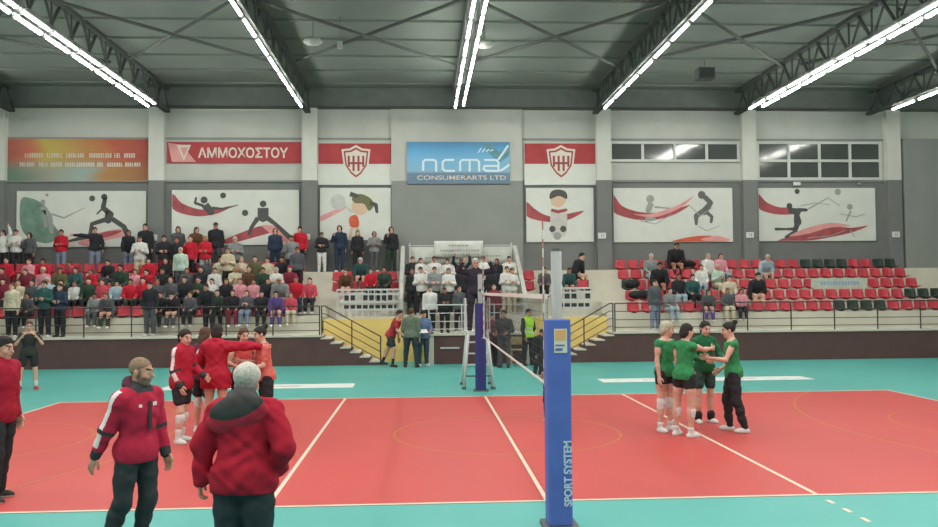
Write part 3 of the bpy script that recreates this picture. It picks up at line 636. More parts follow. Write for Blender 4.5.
# a figure faces -Y; side +1 is the arm or leg on +X. lean: degrees forward
def figure(H=1.75, lean=0, side=0, twist=0, head=(0, 0), arms=None, legs=None, sit=False, girth=1.0, feet=None, female=False):
    s = H/1.75; J = {'s': s, 'g': girth, 'fem': female}
    T = rotm(0, 0, R_(twist)) @ rotm(R_(lean), R_(side), 0); J['T'] = T
    pel = np.array([0, 0, .15 if sit else .95*s]); J['pel'] = pel
    hw = .095*s
    J['hip'] = {q: pel+np.array([q*hw, 0, -.03*s]) for q in (-1, 1)}
    J['waist'] = pel+T @ np.array([0, 0, .15*s]); J['chest'] = pel+T @ np.array([0, -.005, .33*s]); J['neck'] = pel+T @ np.array([0, .012, .5*s])
    shw = (.165 if female else .185)*s*(1+(girth-1)*.5)
    J['sh'] = {q: pel+T @ np.array([q*shw, .01, .45*s]) for q in (-1, 1)}
    Hd = T @ rotm(-R_(lean)*.6, 0, 0) @ rotm(R_(head[1]), 0, R_(head[0])); J['Hd'] = Hd
    J['hc'] = J['neck']+T @ rotm(-R_(lean)*.3,0,0) @ np.array([0, -.015*s, .085*s])+Hd @ np.array([0, -.012, .085*s])
    arms = arms or {}; legs = legs or {}; J['el'] = {}; J['wr'] = {}; J['ad'] = {}; J['kn'] = {}; J['an'] = {}; J['ft'] = {}
    for q in (-1, 1):
        ua, fa = arms.get(q, ((.16*q, .02, -1), (.08*q, -.18, -1)))
        ua, fa = T @ nrm(ua), T @ nrm(fa); J['el'][q] = J['sh'][q]+ua*.28*s; J['wr'][q] = J['el'][q]+fa*.25*s; J['ad'][q] = fa
        th, sh = legs.get(q, ((.05*q, -1, .0), (.02*q, -.05, -1)) if sit else ((.04*q, 0, -1), (.02*q, .03, -1)))
        J['kn'][q] = J['hip'][q]+nrm(th)*.43*s; J['an'][q] = J['kn'][q]+nrm(sh)*.42*s
        J['ft'][q] = nrm((feet or {}).get(q, (.22*q, -1, 0)))
    if not sit:
        z = min(J['an'][q][2]-.075*s+min(0, J['ft'][q][2])*.19*s for q in (-1, 1))
        for k in J:
            if isinstance(J[k], dict) and k not in ('ad', 'ft'):
                for q in J[k]: J[k][q] = J[k][q]-np.array([0,0,z])
            elif k in ('pel','waist','chest','neck','hc'): J[k] = J[k]-np.array([0,0,z])
    J['z0'] = 0.0; return J
def torso(S, J, t=0, k=.04, hips=True):
    s, g, T = J['s'], J['g'], J['T']; f = J['fem']
    if hips: S.ell(J['pel']+np.array([0,.01*s,0]), ((.168+.0*f)*s*g+t, .118*s*g+t, .125*s+t), T, k)
    S.ell(J['waist'], ((.125 if f else .142)*s*g+t, .1*s*g*g+t, .15*s+t), T, k)
    S.ell(J['chest'], ((.142 if f else .168)*s*g+t, (.108 if f else .115)*s*g+t, .18*s+t), T, k)
    S.ell(J['pel']+T @ np.array([0,.008,.43*s]), (.17*s*g+t, .085*s*g+t, .075*s+t), T, k)
    for q in (-1, 1): S.cap(J['neck']+T @ np.array([0,.005,-.0]), J['sh'][q], .05*s+t, .05*s+t, k)
def body_sdf(J, h):
    s = J['s']; g = J['g']; S = SDF(.03*s); torso(S, J); Hd, hc = J['Hd'], J['hc']
    S.cap(J['neck']-J['T'] @ np.array([0,0,.04*s]), hc+Hd @ np.array([0,.02*s,-.05*s]), .058*s*g**.5, .052*s*g**.5, .03)
    r = lambda x, y, z: hc+Hd @ np.array([x, y, z])*s
    S.ell(r(0,.015,.035), (.076*s,.096*s,.088*s), Hd, .02); S.ell(r(0,-.026,-.035), (.058*s,.066*s,.083*s), Hd, .03); S.ell(r(0,-.058,-.098), (.028*s,.026*s,.02*s), Hd, .02)
    S.cap(r(0,-.088,.008), r(0,-.11,-.028), .010*s, .0135*s, .012); S.ell(r(0,-.084,.03), (.048*s,.014*s,.01*s), Hd, .012); S.ell(r(0,-.088,-.062), (.024*s,.011*s,.011*s), Hd, .008)
    for q in (-1, 1):
        S.ell(r(q*.079,.012,-.006), (.011*s,.021*s,.033*s), Hd, .008); S.ell(r(q*.031,-.079,.008), (.0155*s,.0125*s,.011*s), Hd, .004)
        S.ell(r(q*.042,-.06,-.03), (.022*s,.02*s,.022*s), Hd, .02)
        sh, el, wr = J['sh'][q], J['el'][q], J['wr'][q]; a = .88 if J['fem'] else 1
        S.cap(sh, sh+(el-sh)*.5, .056*s*a*g, .05*s*a*g, .035); S.cap(sh+(el-sh)*.4, el, .049*s*a*g, .039*s*a, .03)
        S.cap(el, el+(wr-el)*.35, .040*s*a, .040*s*a, .02); S.cap(el+(wr-el)*.3, wr, .040*s*a, .026*s*a, .02)
        d, A, N = hand_frame(J, q); S.ell(wr+d*.05*s, (.042*s,.017*s,.05*s), np.stack([A, N, d], 1), .02)
        hp, kn, an = J['hip'][q], J['kn'][q], J['an'][q]
        S.cap(hp, hp+(kn-hp)*.5, .092*s*g, .076*s*g, .04); S.cap(hp+(kn-hp)*.45, kn, .076*s*g, .055*s, .03)
        bk = nrm(np.cross(np.cross(kn-hp, an-kn)+np.array([1e-3,0,0]), an-kn)); mid = kn+(an-kn)*.3
        S.cap(kn, kn+(an-kn)*.5, .053*s, .048*s, .025); S.ell(mid+np.array([0,.018,0])*s, (.05*s,.052*s,.11*s), None, .03); S.cap(kn+(an-kn)*.45, an, .048*s, .034*s, .025)
        ft = J['ft'][q]; S.cap(an+np.array([0,0,-.035*s])-ft*.03*s, an+ft*.13*s+np.array([0,0,-.045*s]), .032*s, .026*s, .02)
    return S
def hand_frame(J, q):
    d = J.get('hd', {}).get(q, J['ad'][q]); d = nrm(d); inn = J.get('palm', {}).get(q, J['T'] @ np.array([-q*1., -.15, 0]))
    N = nrm(inn-d*(inn @ d)); A = nrm(np.cross(N, d)); 
    return d, A, N                                   # N: the way the palm faces
def fingers(J, n=6, curl=.5):
    s = J['s']; mb = MB()
    for q in (-1, 1):
        d, A, N = hand_frame(J, q); wr = J['wr'][q]; cu = J.get('curl', {}).get(q, curl)
        fw = np.array([0,-1,0]); th = A if (A @ (J['T'] @ fw)) > 0 else -A
        if abs(A @ (J['T'] @ fw)) < .2: th = A if A[2] > 0 else -A
        for i, L in enumerate((.07, .08, .074, .058)):
            off = (.031-.0205*i); p0 = wr+(d*.075+th*off)*s; dr = nrm(d+th*(.10-.07*i)); pts = [p0, p0+d*.022*s]; a = 0; p = pts[-1]
            for k in range(3):
                a += cu*(.45+.25*k); p = p+(dr*math.cos(a)+N*math.sin(a))*L*s*(.42, .32, .26)[k]; pts.append(p)
            mb.tube(pts, [.0095*s,.0095*s,.009*s,.008*s,.0058*s], n)
        p0 = wr+(d*.02+th*.024)*s; p1 = p0+nrm(th*.8+d*.6+N*.25)*.036*s; p2 = p1+nrm(d*.9+th*.35+N*.3)*.034*s; p3 = p2+nrm(d+N*.35)*.026*s
        mb.tube([p0, p1, p2, p3], [.013*s,.0125*s,.0105*s,.007*s], n)
    return mb
M_eye = mat('eye_white', (205,200,190), .3, 0); M_iris = mat('eye_iris', (48,36,30), .3, 0); M_lip = mat('lips', (164,96,88), .6, 0)
def skin(c): return mat('skin_%d_%d_%d' % c, c, .6, .06, 10, spec=.3)
SK = skin((196,148,126)); SK2 = skin((204,160,140)); SK3 = skin((170,120,98))
def hairm(c): return mat('hair_%d_%d_%d' % c, c, .8, .3, 60, bump=.3)
HB = hairm((44,38,36)); HBR = hairm((84,62,48)); HG = hairm((176,174,166)); HBL = hairm((172,152,116))
def make_body(J, h, sk, beard=None, brow=(50,40,36)):
    V, Q = body_sdf(J, h).mesh(h); Hd, hc, s = J['Hd'], J['hc'], J['s']; M_b = mat('brow_%d_%d_%d' % brow, brow, .9, 0)
    def paint(c):
        L = (c-hc) @ Hd/s; mi = np.zeros(len(c), np.int32)
        for q in (-1, 1):
            e = L-np.array([q*.031,-.088,.008]); d = np.abs(e); mi[(d[:,0] < .0125) & (d[:,2] < .007) & (d[:,1] < .02)] = 1 if h < .01 else 2
            mi[(d[:,0] < .0075) & (d[:,2] < .0082) & (d[:,1] < .02)] = 2
            e = L-np.array([q*.033,-.085,.034]); d = np.abs(e); mi[(d[:,0] < .019) & (d[:,2] < .0055) & (d[:,1] < .03)] = 4
        e = np.abs(L-np.array([0,-.095,-.062])); mi[(e[:,0] < .022) & (e[:,2] < .008) & (e[:,1] < .03)] = 3
        if beard: mi[(L[:,2] < -.04) & (L[:,2] > -.125) & (L[:,1] < .0) & (mi == 0) & (np.abs(L[:,0]) < .09)] = 5
        if beard: mi[(L[:,2] < .02) & (L[:,2] > -.06) & (np.abs(L[:,1]+.01) < .022) & (mi == 0) & (np.abs(L[:,0]) > .045) & (np.abs(L[:,0]) < .074)] = 5
        return mi
    return to_obj('person', V, Q, [sk, M_eye, M_iris, M_lip, M_b, beard or sk], None, paint, fingers(J, 8 if h < .01 else 5))
def make_hair(J, h, style, m_, P):
    s, Hd, hc = J['s'], J['Hd'], J['hc']; r = lambda x, y, z: hc+Hd @ np.array([x, y, z])*s; S = SDF(.02); name = 'hair'
    if style in ('short', 'crop', 'pony', 'bun', 'long', 'bob'):
        t = {'crop': .0025, 'short': .008}.get(style, .007)*s+ (.003 if h > .012 else 0)
        S.ell(r(0,.015,.035), (.076*s+t, .096*s+t, .088*s+t), Hd, .02); S.ell(r(0,-.026,-.035), (.058*s+t, .066*s+t, .083*s+t), Hd, .03); S.cap(J['neck'], r(0,.02,-.05), .058*s*J['g']**.5+t*.6, .052*s*J['g']**.5+t*.6, .03)
        S.cut(r(0,0,-.085), Hd @ np.array([0,0,-1.]))
        if J.get('bighair'): S.ell(r(0,.02,.05), (.098*s,.118*s,.1*s), Hd)
        n = nrm(Hd @ np.array([0, -.71, -1.])); S.cut(r(0,-.088,.07 if style != 'crop' else .078), n)
    if style == 'short': S.ell(r(0,.0,.1), (.06*s,.075*s,.035*s), Hd)
    if style == 'pony': S.cuts = []; S2 = None
    if style in ('pony', 'bun', 'long', 'bob'):
        S.cuts = []; S.p = []; base = SDF(.02); V0 = None
        S.ell(r(0,.026,.038), (.083*s, .096*s, .091*s), Hd)
        if style == 'pony': S.cap(r(0,.115,.06), r(0,.15,.0), .03*s, .034*s); S.cap(r(0,.15,0), r(0,.14,-.14), .034*s, .012*s)
        if style == 'bun': S.cap(r(0,.115,.1), r(0,.125,.11), .04*s, .04*s)
        if style == 'long':
            for q in (-1, 1): S.cap(r(q*.07,.02,0), r(q*.07,.03,-.2), .035*s, .03*s)
            S.ell(r(0,.07,-.08), (.085*s,.045*s,.15*s), Hd)
        if style == 'bob': S.ell(r(0,.06,-.03), (.09*s,.06*s,.09*s), Hd)
        n = nrm(Hd @ np.array([0, -1., -.75])); S.cut(r(0,-.07,.072), n)
        S.ell(r(0,.004,.045), (.081*s,.1*s,.087*s), Hd)
    if style == 'cap':
        name = 'cap'; S.ell(r(0,.015,.045), (.09*s,.11*s,.09*s), Hd); S.ell(r(0,-.12,.055), (.065*s,.06*s,.012*s), Hd); S.cut(r(0,0,.04), Hd @ np.array([0,0,-1.]))
    if style == 'beanie':
        name = 'beanie'; S.ell(r(0,.015,.05), (.092*s,.112*s,.1*s), Hd); S.cut(r(0,0,.035), nrm(Hd @ np.array([0,-.3,-1.])))
    if style == 'hood':
        name = 'hood'; S.ell(r(0,.035,.02), (.108*s,.115*s,.13*s), Hd); S.cap(r(0,.07,-.1), J['neck'], .07*s, .1*s); S.cut(r(0,-.055,0), nrm(Hd @ np.array([0,-1.,.1])))
    V, Q = S.mesh(h, .0015); return to_obj(name, V, Q, [m_], P)
def make_top(J, h, kind, mats, P, paint=None, t=.02, wr=.003, hem=-.08, extra=None):
    s, T, g = J['s'], J['T'], J['g']; S = SDF(.04); torso(S, J, t, .05)
    S.ell(J['pel']+T @ np.array([0,.008*s,-.02*s]), (.17*s*g+t+(.016 if kind == 'jacket' else .006), .124*s*g+t+(.012 if kind == 'jacket' else .004), .19*s), T, .05)
    if hem < -.12: S.ell(J['pel']+T @ np.array([0,.0,hem*.5*s]), (.17*s*g+t, .122*s*g+t, abs(hem)*s*.8), T, .05)
    if hem < -.12:
        for q in (-1, 1): S.cap(J['hip'][q], J['hip'][q]+(J['kn'][q]-J['hip'][q])*.45, .1*s+t, .1*s+t, .05)
    if kind != 'jersey_open':
        frac = {'jacket': (1, .97), 'tee': (.62, 0), 'jersey': (.12, 0)}[kind]
        for q in (-1, 1):
            sh, el, wr_ = J['sh'][q], J['el'][q], J['wr'][q]; k = (.8 if J['fem'] else .9)*(1 if kind != 'jersey' else .85)
            e = sh+(el-sh)*frac[0]; S.cap(sh, e, .058*s*g*k+t, (.056+(.0 if frac[0] == 1 else .0))*s*g*k+t*.8, .03)
            if frac[1]: S.cap(el, el+(wr_-el)*frac[1], .046*s+t*.8, .032*s+t*.6, .025)
    if kind == 'jacket': S.cap(J['neck']-T @ np.array([0,0,.03*s]), J['neck']+T @ np.array([0,-.008,.04*s]), .07*s+t*.5, .06*s+t*.4, .03)
    if extra: extra(S)
    up = T @ np.array([0,0,1.]); S.cut(J['pel']+up*hem*s, -up)
    if kind != 'jacket': S.cut(J['neck']+up*.012*s, nrm(up+T @ np.array([0,-.35,0])))
    V, Q = S.mesh(h, wr); return to_obj({'jacket': 'jacket', 'tee': 'shirt', 'jersey': 'jersey'}[kind], V, Q, mats, P, paint)
def make_bottom(J, h, kind, mats, P, paint=None, t=.014, wr=.003):
    s, T, g = J['s'], J['T'], J['g']; S = SDF(.04); S.ell(J['pel']+np.array([0,.01*s,0]), (.168*s*g+t, .118*s*g+t, .12*s+t), T, .04)
    for q in (-1, 1):
        hp, kn, an = J['hip'][q], J['kn'][q], J['an'][q]; f = {'trousers': 1, 'leggings': 1, 'shorts': .62, 'briefs': .3}[kind]; lt = t if kind != 'leggings' else .012
        e = hp+(kn-hp)*f; S.cap(hp, hp+(e-hp)*.5, .093*s*g+lt, .082*s*g+lt, .03); S.cap(hp+(e-hp)*.5, e, .082*s*g+lt, (.062 if f == 1 else .08)*s*g+lt, .025)
        if kind == 'trousers': S.cap(kn, an+(kn-an)*.06, .062*s+t, .046*s+t, .025)
        if kind == 'leggings': S.cap(kn, kn+(an-kn)*.4, .056*s+lt, .052*s+lt, .02); S.cap(kn+(an-kn)*.4, an, .052*s+lt, .036*s+lt, .02)
    if kind in ('trousers', 'leggings'):
        for q in (-1, 1): kn, an = J['kn'][q], J['an'][q]; S.ell(kn+(an-kn)*.3+np.array([0,.018,0])*s, (.05*s+lt,.052*s+lt,.12*s), None, .03); S.cap(kn-(an-kn)*.1, kn+(an-kn)*.1, .06*s+lt, .058*s+lt, .02)
    S.cut(J['pel']+T @ np.array([0,0,.12*s]), T @ np.array([0,0,1.])); V, Q = S.mesh(h, wr); return to_obj({'briefs': 'shorts'}.get(kind, kind), V, Q, mats, P, paint)
def make_shoes(J, h, m_, sole, P):
    s = J['s']
    for q in (-1, 1):
        an, f = J['an'][q], J['ft'][q]; up = nrm(np.array([0,0,1.])-f*f[2]); A = np.cross(f, up); Rm = np.stack([A, f, up], 1); S = SDF(.02)
        b = an-up*.05*s; S.ell(b-f*.03*s, (.04*s,.05*s,.045*s), Rm); S.ell(b+f*.065*s+up*.002*s, (.047*s,.112*s,.048*s), Rm); S.cap(b, an+up*.01*s, .044*s, .046*s); S.cap(b, b+f*.09*s, .046*s, .04*s)
        g0 = an-up*.078*s; S.cut(g0, -up); V, Q = S.mesh(h); to_obj('shoe', V, Q, [m_, sole], P, lambda c: ((c-g0) @ up < .022*s).astype(np.int32))
def limb_bits(J, h, P, kneepad=None, sock=None):
    s = J['s']
    for q in (-1, 1):
        kn, an, hp = J['kn'][q], J['an'][q], J['hip'][q]
        if kneepad:
            z = kneepad[1]; c = kn+(an-kn)*z; S = SDF(.02); S.cap(c+(hp-kn)*.12*(z < .2), c+(an-kn)*.16, .066*s, .062*s); S.ell(c+np.array([0,-.03,0])*s, (.05*s,.045*s,.07*s)); V, Q = S.mesh(h); to_obj('kneepad', V, Q, [kneepad[0]], P)
        if sock: S = SDF(.02); S.cap(an+(kn-an)*sock[1], an, .05*s, .041*s); V, Q = S.mesh(h); to_obj('sock', V, Q, [sock[0]], P)
def place(P, x, y, z, rz): P.location = (x, y, z); P.rotation_euler = (0, 0, R_(rz)); return P
BLK = cloth((50,50,52)); DK = cloth((60,62,64)); RED = cloth((168,38,56)); MAR = cloth((140,40,58)); WHT = cloth((208,206,202)); NAVY = cloth((52,58,80))
M_shoe_w = mat('shoe_white', (205,203,198), .6, .03, 8); M_shoe_d = mat('shoe_dark', (52,50,50), .6, .05, 8); M_shoe_r = mat('shoe_red', (168,48,62), .6, .05, 8)
M_print = mat('jacket_print_white', (224,214,212), .7, 0)
# ---------------------------------------------------------------- the coaches in front
def stripe_paint(J, w=.024, front_logo=True, cuff=True, fore=True):
    s, T = J['s'], J['T']
    def f(c):
        mi = np.zeros(len(c), np.int32)
        for q in (-1, 1):
            sh, el, wr = J['sh'][q], J['el'][q], J['wr'][q]
            for a, b, lo, hi in ((sh, el, -.25, 1.0), (el, wr, .15, .66)):
                if a is el and not fore: continue
                d = b-a; L = np.linalg.norm(d); u = d/L; rel = c-a; t = rel @ u/L; out = T @ np.array([q*1., 0, .25]); out = nrm(out-u*(out @ u)); sid = np.cross(u, out)
                ok = (t > lo) & (t < hi) & (np.abs(rel @ sid) < w*(1 if a is sh else 1.3)) & (rel @ out > .02); mi[ok] = 1
            if cuff:
                u = nrm(wr-el); t = (c-el) @ u/np.linalg.norm(wr-el); r_ = np.linalg.norm((c-el)-np.outer((c-el) @ u, u), axis=1)
                mi[(t > -.02) & (t < .12) & (r_ < .1)] = 2; mi[(t > .78) & (t < 1.3) & (r_ < .08)] = 2
        if cuff and front_logo:
            L = (c-J['neck']) @ T; mi[(L[:,2] > .0) & (np.hypot(L[:,0], L[:,1]) < .13)] = 2
        if front_logo:
            L = (c-J['chest']) @ T; mi[(np.abs(L[:,0]+.085) < .013) & (np.abs(L[:,2]-.06) < .013) & (L[:,1] < 0)] = 1
            mi[(np.abs(L[:,0]-.075) < .022) & (np.abs(L[:,2]-.065) < .015) & (L[:,1] < 0)] = 1
        return mi
    return f
h = .0085
# man in red track jacket
J = figure(1.75, lean=2, side=0, head=(22, 6), girth=.96, arms={-1: ((-.2, .34, -1), (-.12, .42, -1)), 1: ((.1, -.12, -1), (.05, -.38, -1))},
           legs={-1: ((-.03, .12, -1), (-.02, .52, -1)), 1: ((.03, -.04, -1), (.02, .34, -1))})
J['curl'] = {-1: .35, 1: .6}
P = make_body(J, h, skin((190,142,120)), beard=mat('stubble', (142,110,94), .85, .15, 40), brow=(66,50,42))
make_hair(J, h, 'crop', hairm((136,110,92)), P)
def hoodcol(S): pass
def collar(J, P, m_, big=0, back=.05):
    s, T = J['s'], J['T']; S = SDF(.03); n = J['neck']
    for k in range(9):
        a = PI*(k/8)-0; x = math.cos(a)*(.085+big*.05); y = math.sin(a)*(.07+big*.09)+.0; z = .015+.03*(big > .2)+.035*math.sin(a)*(1+big)
        if k: S.cap(prev, n+T @ np.array([x, y, z])*s, (.026+big*.02)*s, (.026+big*.02)*s)
        prev = n+T @ np.array([x, y, z])*s
    S.ell(n+T @ np.array([0,.07+big*.055,-.03-big*.06])*s, ((.085+big*.09)*s,(.032+big*.02)*s,(.05+big*.09)*s), T @ rotm(-.25,0,0))
    for q in (-1, 1): S.cap(n+T @ np.array([q*(.085+big*.05),0,.015])*s, n+T @ np.array([q*.03,-.09,-.06])*s, .024*s, .015*s)
    V, Q = S.mesh(h, .002); o = to_obj('hood', V, Q, [m_], P); return o
make_top(J, h, 'jacket', [cloth((176,42,66)), M_print, DK], P, stripe_paint(J), t=.026, wr=.0035, hem=-.1)
collar(J, P, cloth((84,48,58)), .22); make_bottom(J, h, 'trousers', [cloth((56,60,62))], P, t=.013); make_shoes(J, h, M_shoe_d, M_shoe_w, P)
MB().box(-.015,.015,-.004,.004,-.25,.0).build('zip', DK, P).location = tuple(J['chest']+J['T'] @ np.array([0,-.14,.1]))
place(P, xat(137, -1.55, 1.2), -1.55, 0, 60)
tag(P, 'bearded person in red track jacket with white sleeve stripes, walking at near sideline', 'person')
# man with grey hair and dark hood, seen from behind
J = figure(1.74, lean=5, head=(-6, 4), girth=1.13, arms={1: ((.46, .0, -1), (.06, -.06, -1)), -1: ((-.5, .25, -1), (.35, -.7, -.75))}); J['bighair'] = True
J['curl'] = {1: .9, -1: .9}
P = make_body(J, h, skin((188,142,122)), brow=(150,146,140))
make_hair(J, h, 'short', hairm((186,180,170)), P)
S = SDF(.03); s, Hd, hc = J['s'], J['Hd'], J['hc']
S.ell(hc+Hd @ np.array([0,.04,-.035])*s, (.083*s,.078*s,.075*s), Hd); S.cut(hc+Hd @ np.array([0,.0,0])*s, nrm(Hd @ np.array([0,-1,0.]))); V, Q = S.mesh(h, .002); to_obj('hair', V, Q, [hairm((120,120,116))], P)['label'] = 'darker grey hair at the nape'
def bigsleeve(S):
    for q in (-1, 1): S.cap(J['sh'][q], J['el'][q], .078, .074, .04); S.cap(J['el'][q], J['wr'][q], .074, .058, .03)
make_top(J, h, 'jacket', [cloth((166,34,52)), cloth((196,62,80))], P, lambda c: ((np.abs(((c-J['pel']) @ J['T'])[:,2]-.02-.03*np.sin(c[:,0]*4)) < .012) & (c[:,1] > 0)).astype(np.int32)*0, t=.036, wr=.006, hem=-.14, extra=bigsleeve)
make_bottom(J, h, 'trousers', [cloth((50,58,62))], P, t=.03); make_shoes(J, h, M_shoe_d, M_shoe_d, P)
for q in (1, -1):
    d = J['ad'][q]; S = SDF(.02); S.cap(J['wr'][q]-d*.05, J['wr'][q]-d*.0, .052, .05); V, Q = S.mesh(h, .001); to_obj('cuff', V, Q, [cloth((120,30,46))], P)
T = J['T']; S = SDF(.04); n = J['neck']+T @ np.array([0,.03,.035])
S.ell(n+T @ np.array([.02,.10,-.07]), (.215,.07,.12), T @ rotm(-.35,.3,0)); S.ell(n+T @ np.array([0,.04,.02]), (.12,.11,.075), T)
for q in (-1, 1): S.cap(n+T @ np.array([q*.13,.06,-.03]), n+T @ np.array([q*.07,-.09,-.05]), .04, .03)
V, Q = S.mesh(h, .003); to_obj('hood_lining', V, Q, [cloth((70,68,68))], P)
S = SDF(.03); S.ell(n+T @ np.array([.02,.088,-.11]), (.24,.065,.125), T @ rotm(-.3,.3,0)); V, Q = S.mesh(h, .003); to_obj('hood', V, Q, [cloth((176,50,66))], P)
place(P, xat(244, -2.7, 1.2), -2.7, 0, 172)
tag(P, 'grey-haired person in baggy red jacket with dark hood, back to camera, near sideline', 'person')
# man at the left border
J = figure(1.82, lean=3, head=(0, 5), girth=1.05, arms={-1: ((-.12, .0, -1), (.0, -.3, -1)), 1: ((.1, .05, -1), (.0, -.35, -1))}, legs={-1: ((-.03, -.12, -1), (0, .08, -1)), 1: ((.05, .1, -1), (0, .12, -1))})
P = make_body(J, h, SK); make_hair(J, h, 'short', HB, P)
def backpaint(c):
    f = stripe_paint(J, .018, False, False, False)(c); return f
make_top(J, h, 'jacket', [cloth((150,32,50)), M_print, DK], P, backpaint, t=.026, wr=.003, hem=-.12); collar(J, P, cloth((120,28,44)), 0)
def tp(c):
    o = np.zeros(len(c), np.int32)
    for q in (-1, 1):
        rel = c-J['hip'][q]; o[(np.abs(c[:,1]-J['hip'][q][1]-.03) < .012) & (rel[:,0]*q > .04) & (c[:,2] > .62)] = 1
    return o
make_bottom(J, h, 'trousers', [cloth((46,48,50)), M_print], P, tp, t=.022); make_shoes(J, h, M_shoe_d, M_shoe_w, P)
place(P, xat(-1, .6, 1.2), .6, 0, 78)
tag(P, 'person in red jacket and black trousers, cut off by left edge of view', 'person')

# ---------------------------------------------------------------- players
h = .0115
GRN = cloth((54,128,80)); GRD = cloth((38,96,62)); COR = cloth((196,84,80))
def player(x, y, rz, label, H=1.75, sk=SK2, hair=('pony', HB), top=('jersey', [GRN]), bot=('briefs', [BLK]), pads=None, socks=(None), shoes=(M_shoe_w, M_shoe_w), topkw={}, pose={}, number=None):
    J = figure(H, female=True, girth=.98, **{k: v for k, v in pose.items() if k not in ('curl', 'palm')}); J['curl'] = pose.get('curl', {}); J['palm'] = {k: np.array(v, float) for k, v in pose.get('palm', {}).items()}
    P = make_body(J, h, sk); make_hair(J, h, hair[0], hair[1], P); make_top(J, h, top[0], top[1], P, paint=(stripe_paint(J, .028, False) if len(top[1]) > 2 else None), **topkw)
    make_bottom(J, h, bot[0], bot[1], P); make_shoes(J, h, shoes[0], shoes[1], P); limb_bits(J, h, P, pads, socks)
    if number:
        T, s = J['T'], J['s']
        t_ = text('number', number, M_print, -.1, .1, 0, .2, 0, P, .01); p = J['chest']+T @ np.array([0,.15,.0]); t_.location = tuple(p); t_.rotation_euler = (0, 0, PI)
    place(P, x, y, 0, rz); return tag(P, label, 'person')
KP = lambda m_=WHT, z=0: (m_, z)
# red team
player(xat(182, 4.0, 1), 4.0, 70, 'player in red jacket with white sleeve stripe and black shorts, leftmost of red huddle', 1.74, hair=('pony', HB), top=('jacket', [RED, M_print, DK]), bot=('shorts', [BLK]), pads=KP(WHT, .2), socks=(WHT, .3),
       topkw=dict(t=.03, hem=-.12), pose=dict(lean=4, head=(-20, 10), arms={-1: ((-.1,.0,-1),(.05,-.5,-1)), 1: ((.12,-.3,-1),(-.2,-.9,-.4))}, legs={-1: ((-.06,-.15,-1),(0,.1,-1)), 1: ((.08,.1,-1),(0,.15,-1))}))
player(xat(203, 4.9, 1), 4.9, 150, 'player in dark maroon jersey, mostly hidden between two red jackets of the huddle', 1.72, hair=('long', HBR), top=('jersey', [cloth((96,52,66))]), bot=('shorts', [BLK]), pads=KP(), topkw=dict(t=.014), number='10',
       pose=dict(lean=3, head=(0, 8), arms={-1: ((-.3,-.2,-1),(.1,-.5,-.9)), 1: ((.2,-.3,-1),(-.2,-1,.0))}))
player(xat(216, 4.45, 1), 4.45, 170, 'player draped in long red jacket with bare legs, arms stretched over a teammate', 1.78, hair=('bob', HB), top=('jacket', [RED]), bot=('briefs', [BLK]), pads=KP(WHT, .3), socks=(WHT, .22),
       topkw=dict(t=.04, hem=-.2, wr=.006), pose=dict(lean=3, head=(10, 12), arms={-1: ((-1,-.12,.05),(-1,-.25,-.05)), 1: ((.55,-.3,-.8),(-.2,-.9,-.1))}))
player(xat(243, 5.1, 1), 5.1, 30, 'player in coral red jersey with brown hair, facing camera behind grey-haired person', 1.7, hair=('bob', HBR), top=('jersey', [COR]), bot=('shorts', [BLK]), topkw=dict(t=.014), pads=KP(),
       pose=dict(head=(5, 14), arms={-1: ((-.4,-.2,-1),(.4,-1,-.2)), 1: ((.5,-.5,-.6),(-.5,-.8,.1))}))
player(xat(266, 4.6, 1), 4.6, -65, 'player in pale coral jersey and black shorts facing left, rightmost of the red huddle', 1.74, hair=('bun', HB), top=('tee', [cloth((204,104,96))]), bot=('shorts', [BLK]), topkw=dict(t=.016), pads=KP(), socks=(WHT, .25),
       pose=dict(lean=7, head=(0, 10), arms={-1: ((-.2,-.5,-1),(.2,-1,.35)), 1: ((.1,-.3,-1),(-.25,-.9,-.1))}))
player(xat(29, 11.4, 1), 11.4, 25, 'player in black jersey and shorts with white sock, hands at mouth, near left stand', 1.66, hair=('pony', HBR), top=('tee', [cloth((56,58,56))]), bot=('shorts', [BLK]), topkw=dict(t=.018), socks=(WHT, .62), shoes=(M_shoe_r, M_shoe_w),
       pose=dict(lean=5, head=(0, 10), arms={-1: ((-.45,-.35,-.8),(.6,-.6,.95)), 1: ((.45,-.35,-.8),(-.6,-.6,.95))}, legs={-1: ((-.2,-.1,-1),(-.05,.2,-1)), 1: ((.12,0,-1),(.05,.05,-1))}))
# green team
player(xat(665, 4.25, 1), 4.25, 35, 'player in green jersey with grey-blonde hair, leftmost of the green huddle', 1.77, hair=('bob', hairm((168,160,140))), pads=KP(WHT, .1), socks=(WHT, .12), bot=('briefs', [BLK]), topkw=dict(t=.012, wr=.003),
       pose=dict(lean=2, head=(45, 8), arms={-1: ((-.12,-.02,-1),(-.02,-.2,-1)), 1: ((.2,-.3,-1),(-.1,-.7,-.6))}))
player(xat(684, 3.75, 1), 3.75, 120, 'player in green jersey with dark hair reaching one arm right across the green huddle', 1.75, hair=('bob', HB), pads=KP(WHT, .22), socks=(WHT, .12), bot=('briefs', [BLK]), topkw=dict(t=.012, wr=.003),
       pose=dict(lean=5, head=(-10, 8), arms={-1: ((.1,-1,-.15),(.25,-1,.1)), 1: ((.15,-.2,-1),(-.1,-.8,-.4))}, legs={-1: ((-.05,-.05,-1),(0,.05,-1)), 1: ((.1,.05,-1),(.02,.05,-1))}))
player(xat(704, 5.0, 1), 5.0, 10, 'player in green top with black undersleeves, facing camera in middle of the green huddle', 1.74, hair=('pony', HB), top=('jacket', [GRD]), pads=KP(BLK, .82), bot=('shorts', [cloth((58,84,78))]), topkw=dict(t=.014),
       pose=dict(lean=4, head=(0, 12), arms={-1: ((-.3,-.3,-.9),(.4,-.9,-.1)), 1: ((.3,-.4,-.9),(-.3,-1,-.05))}))
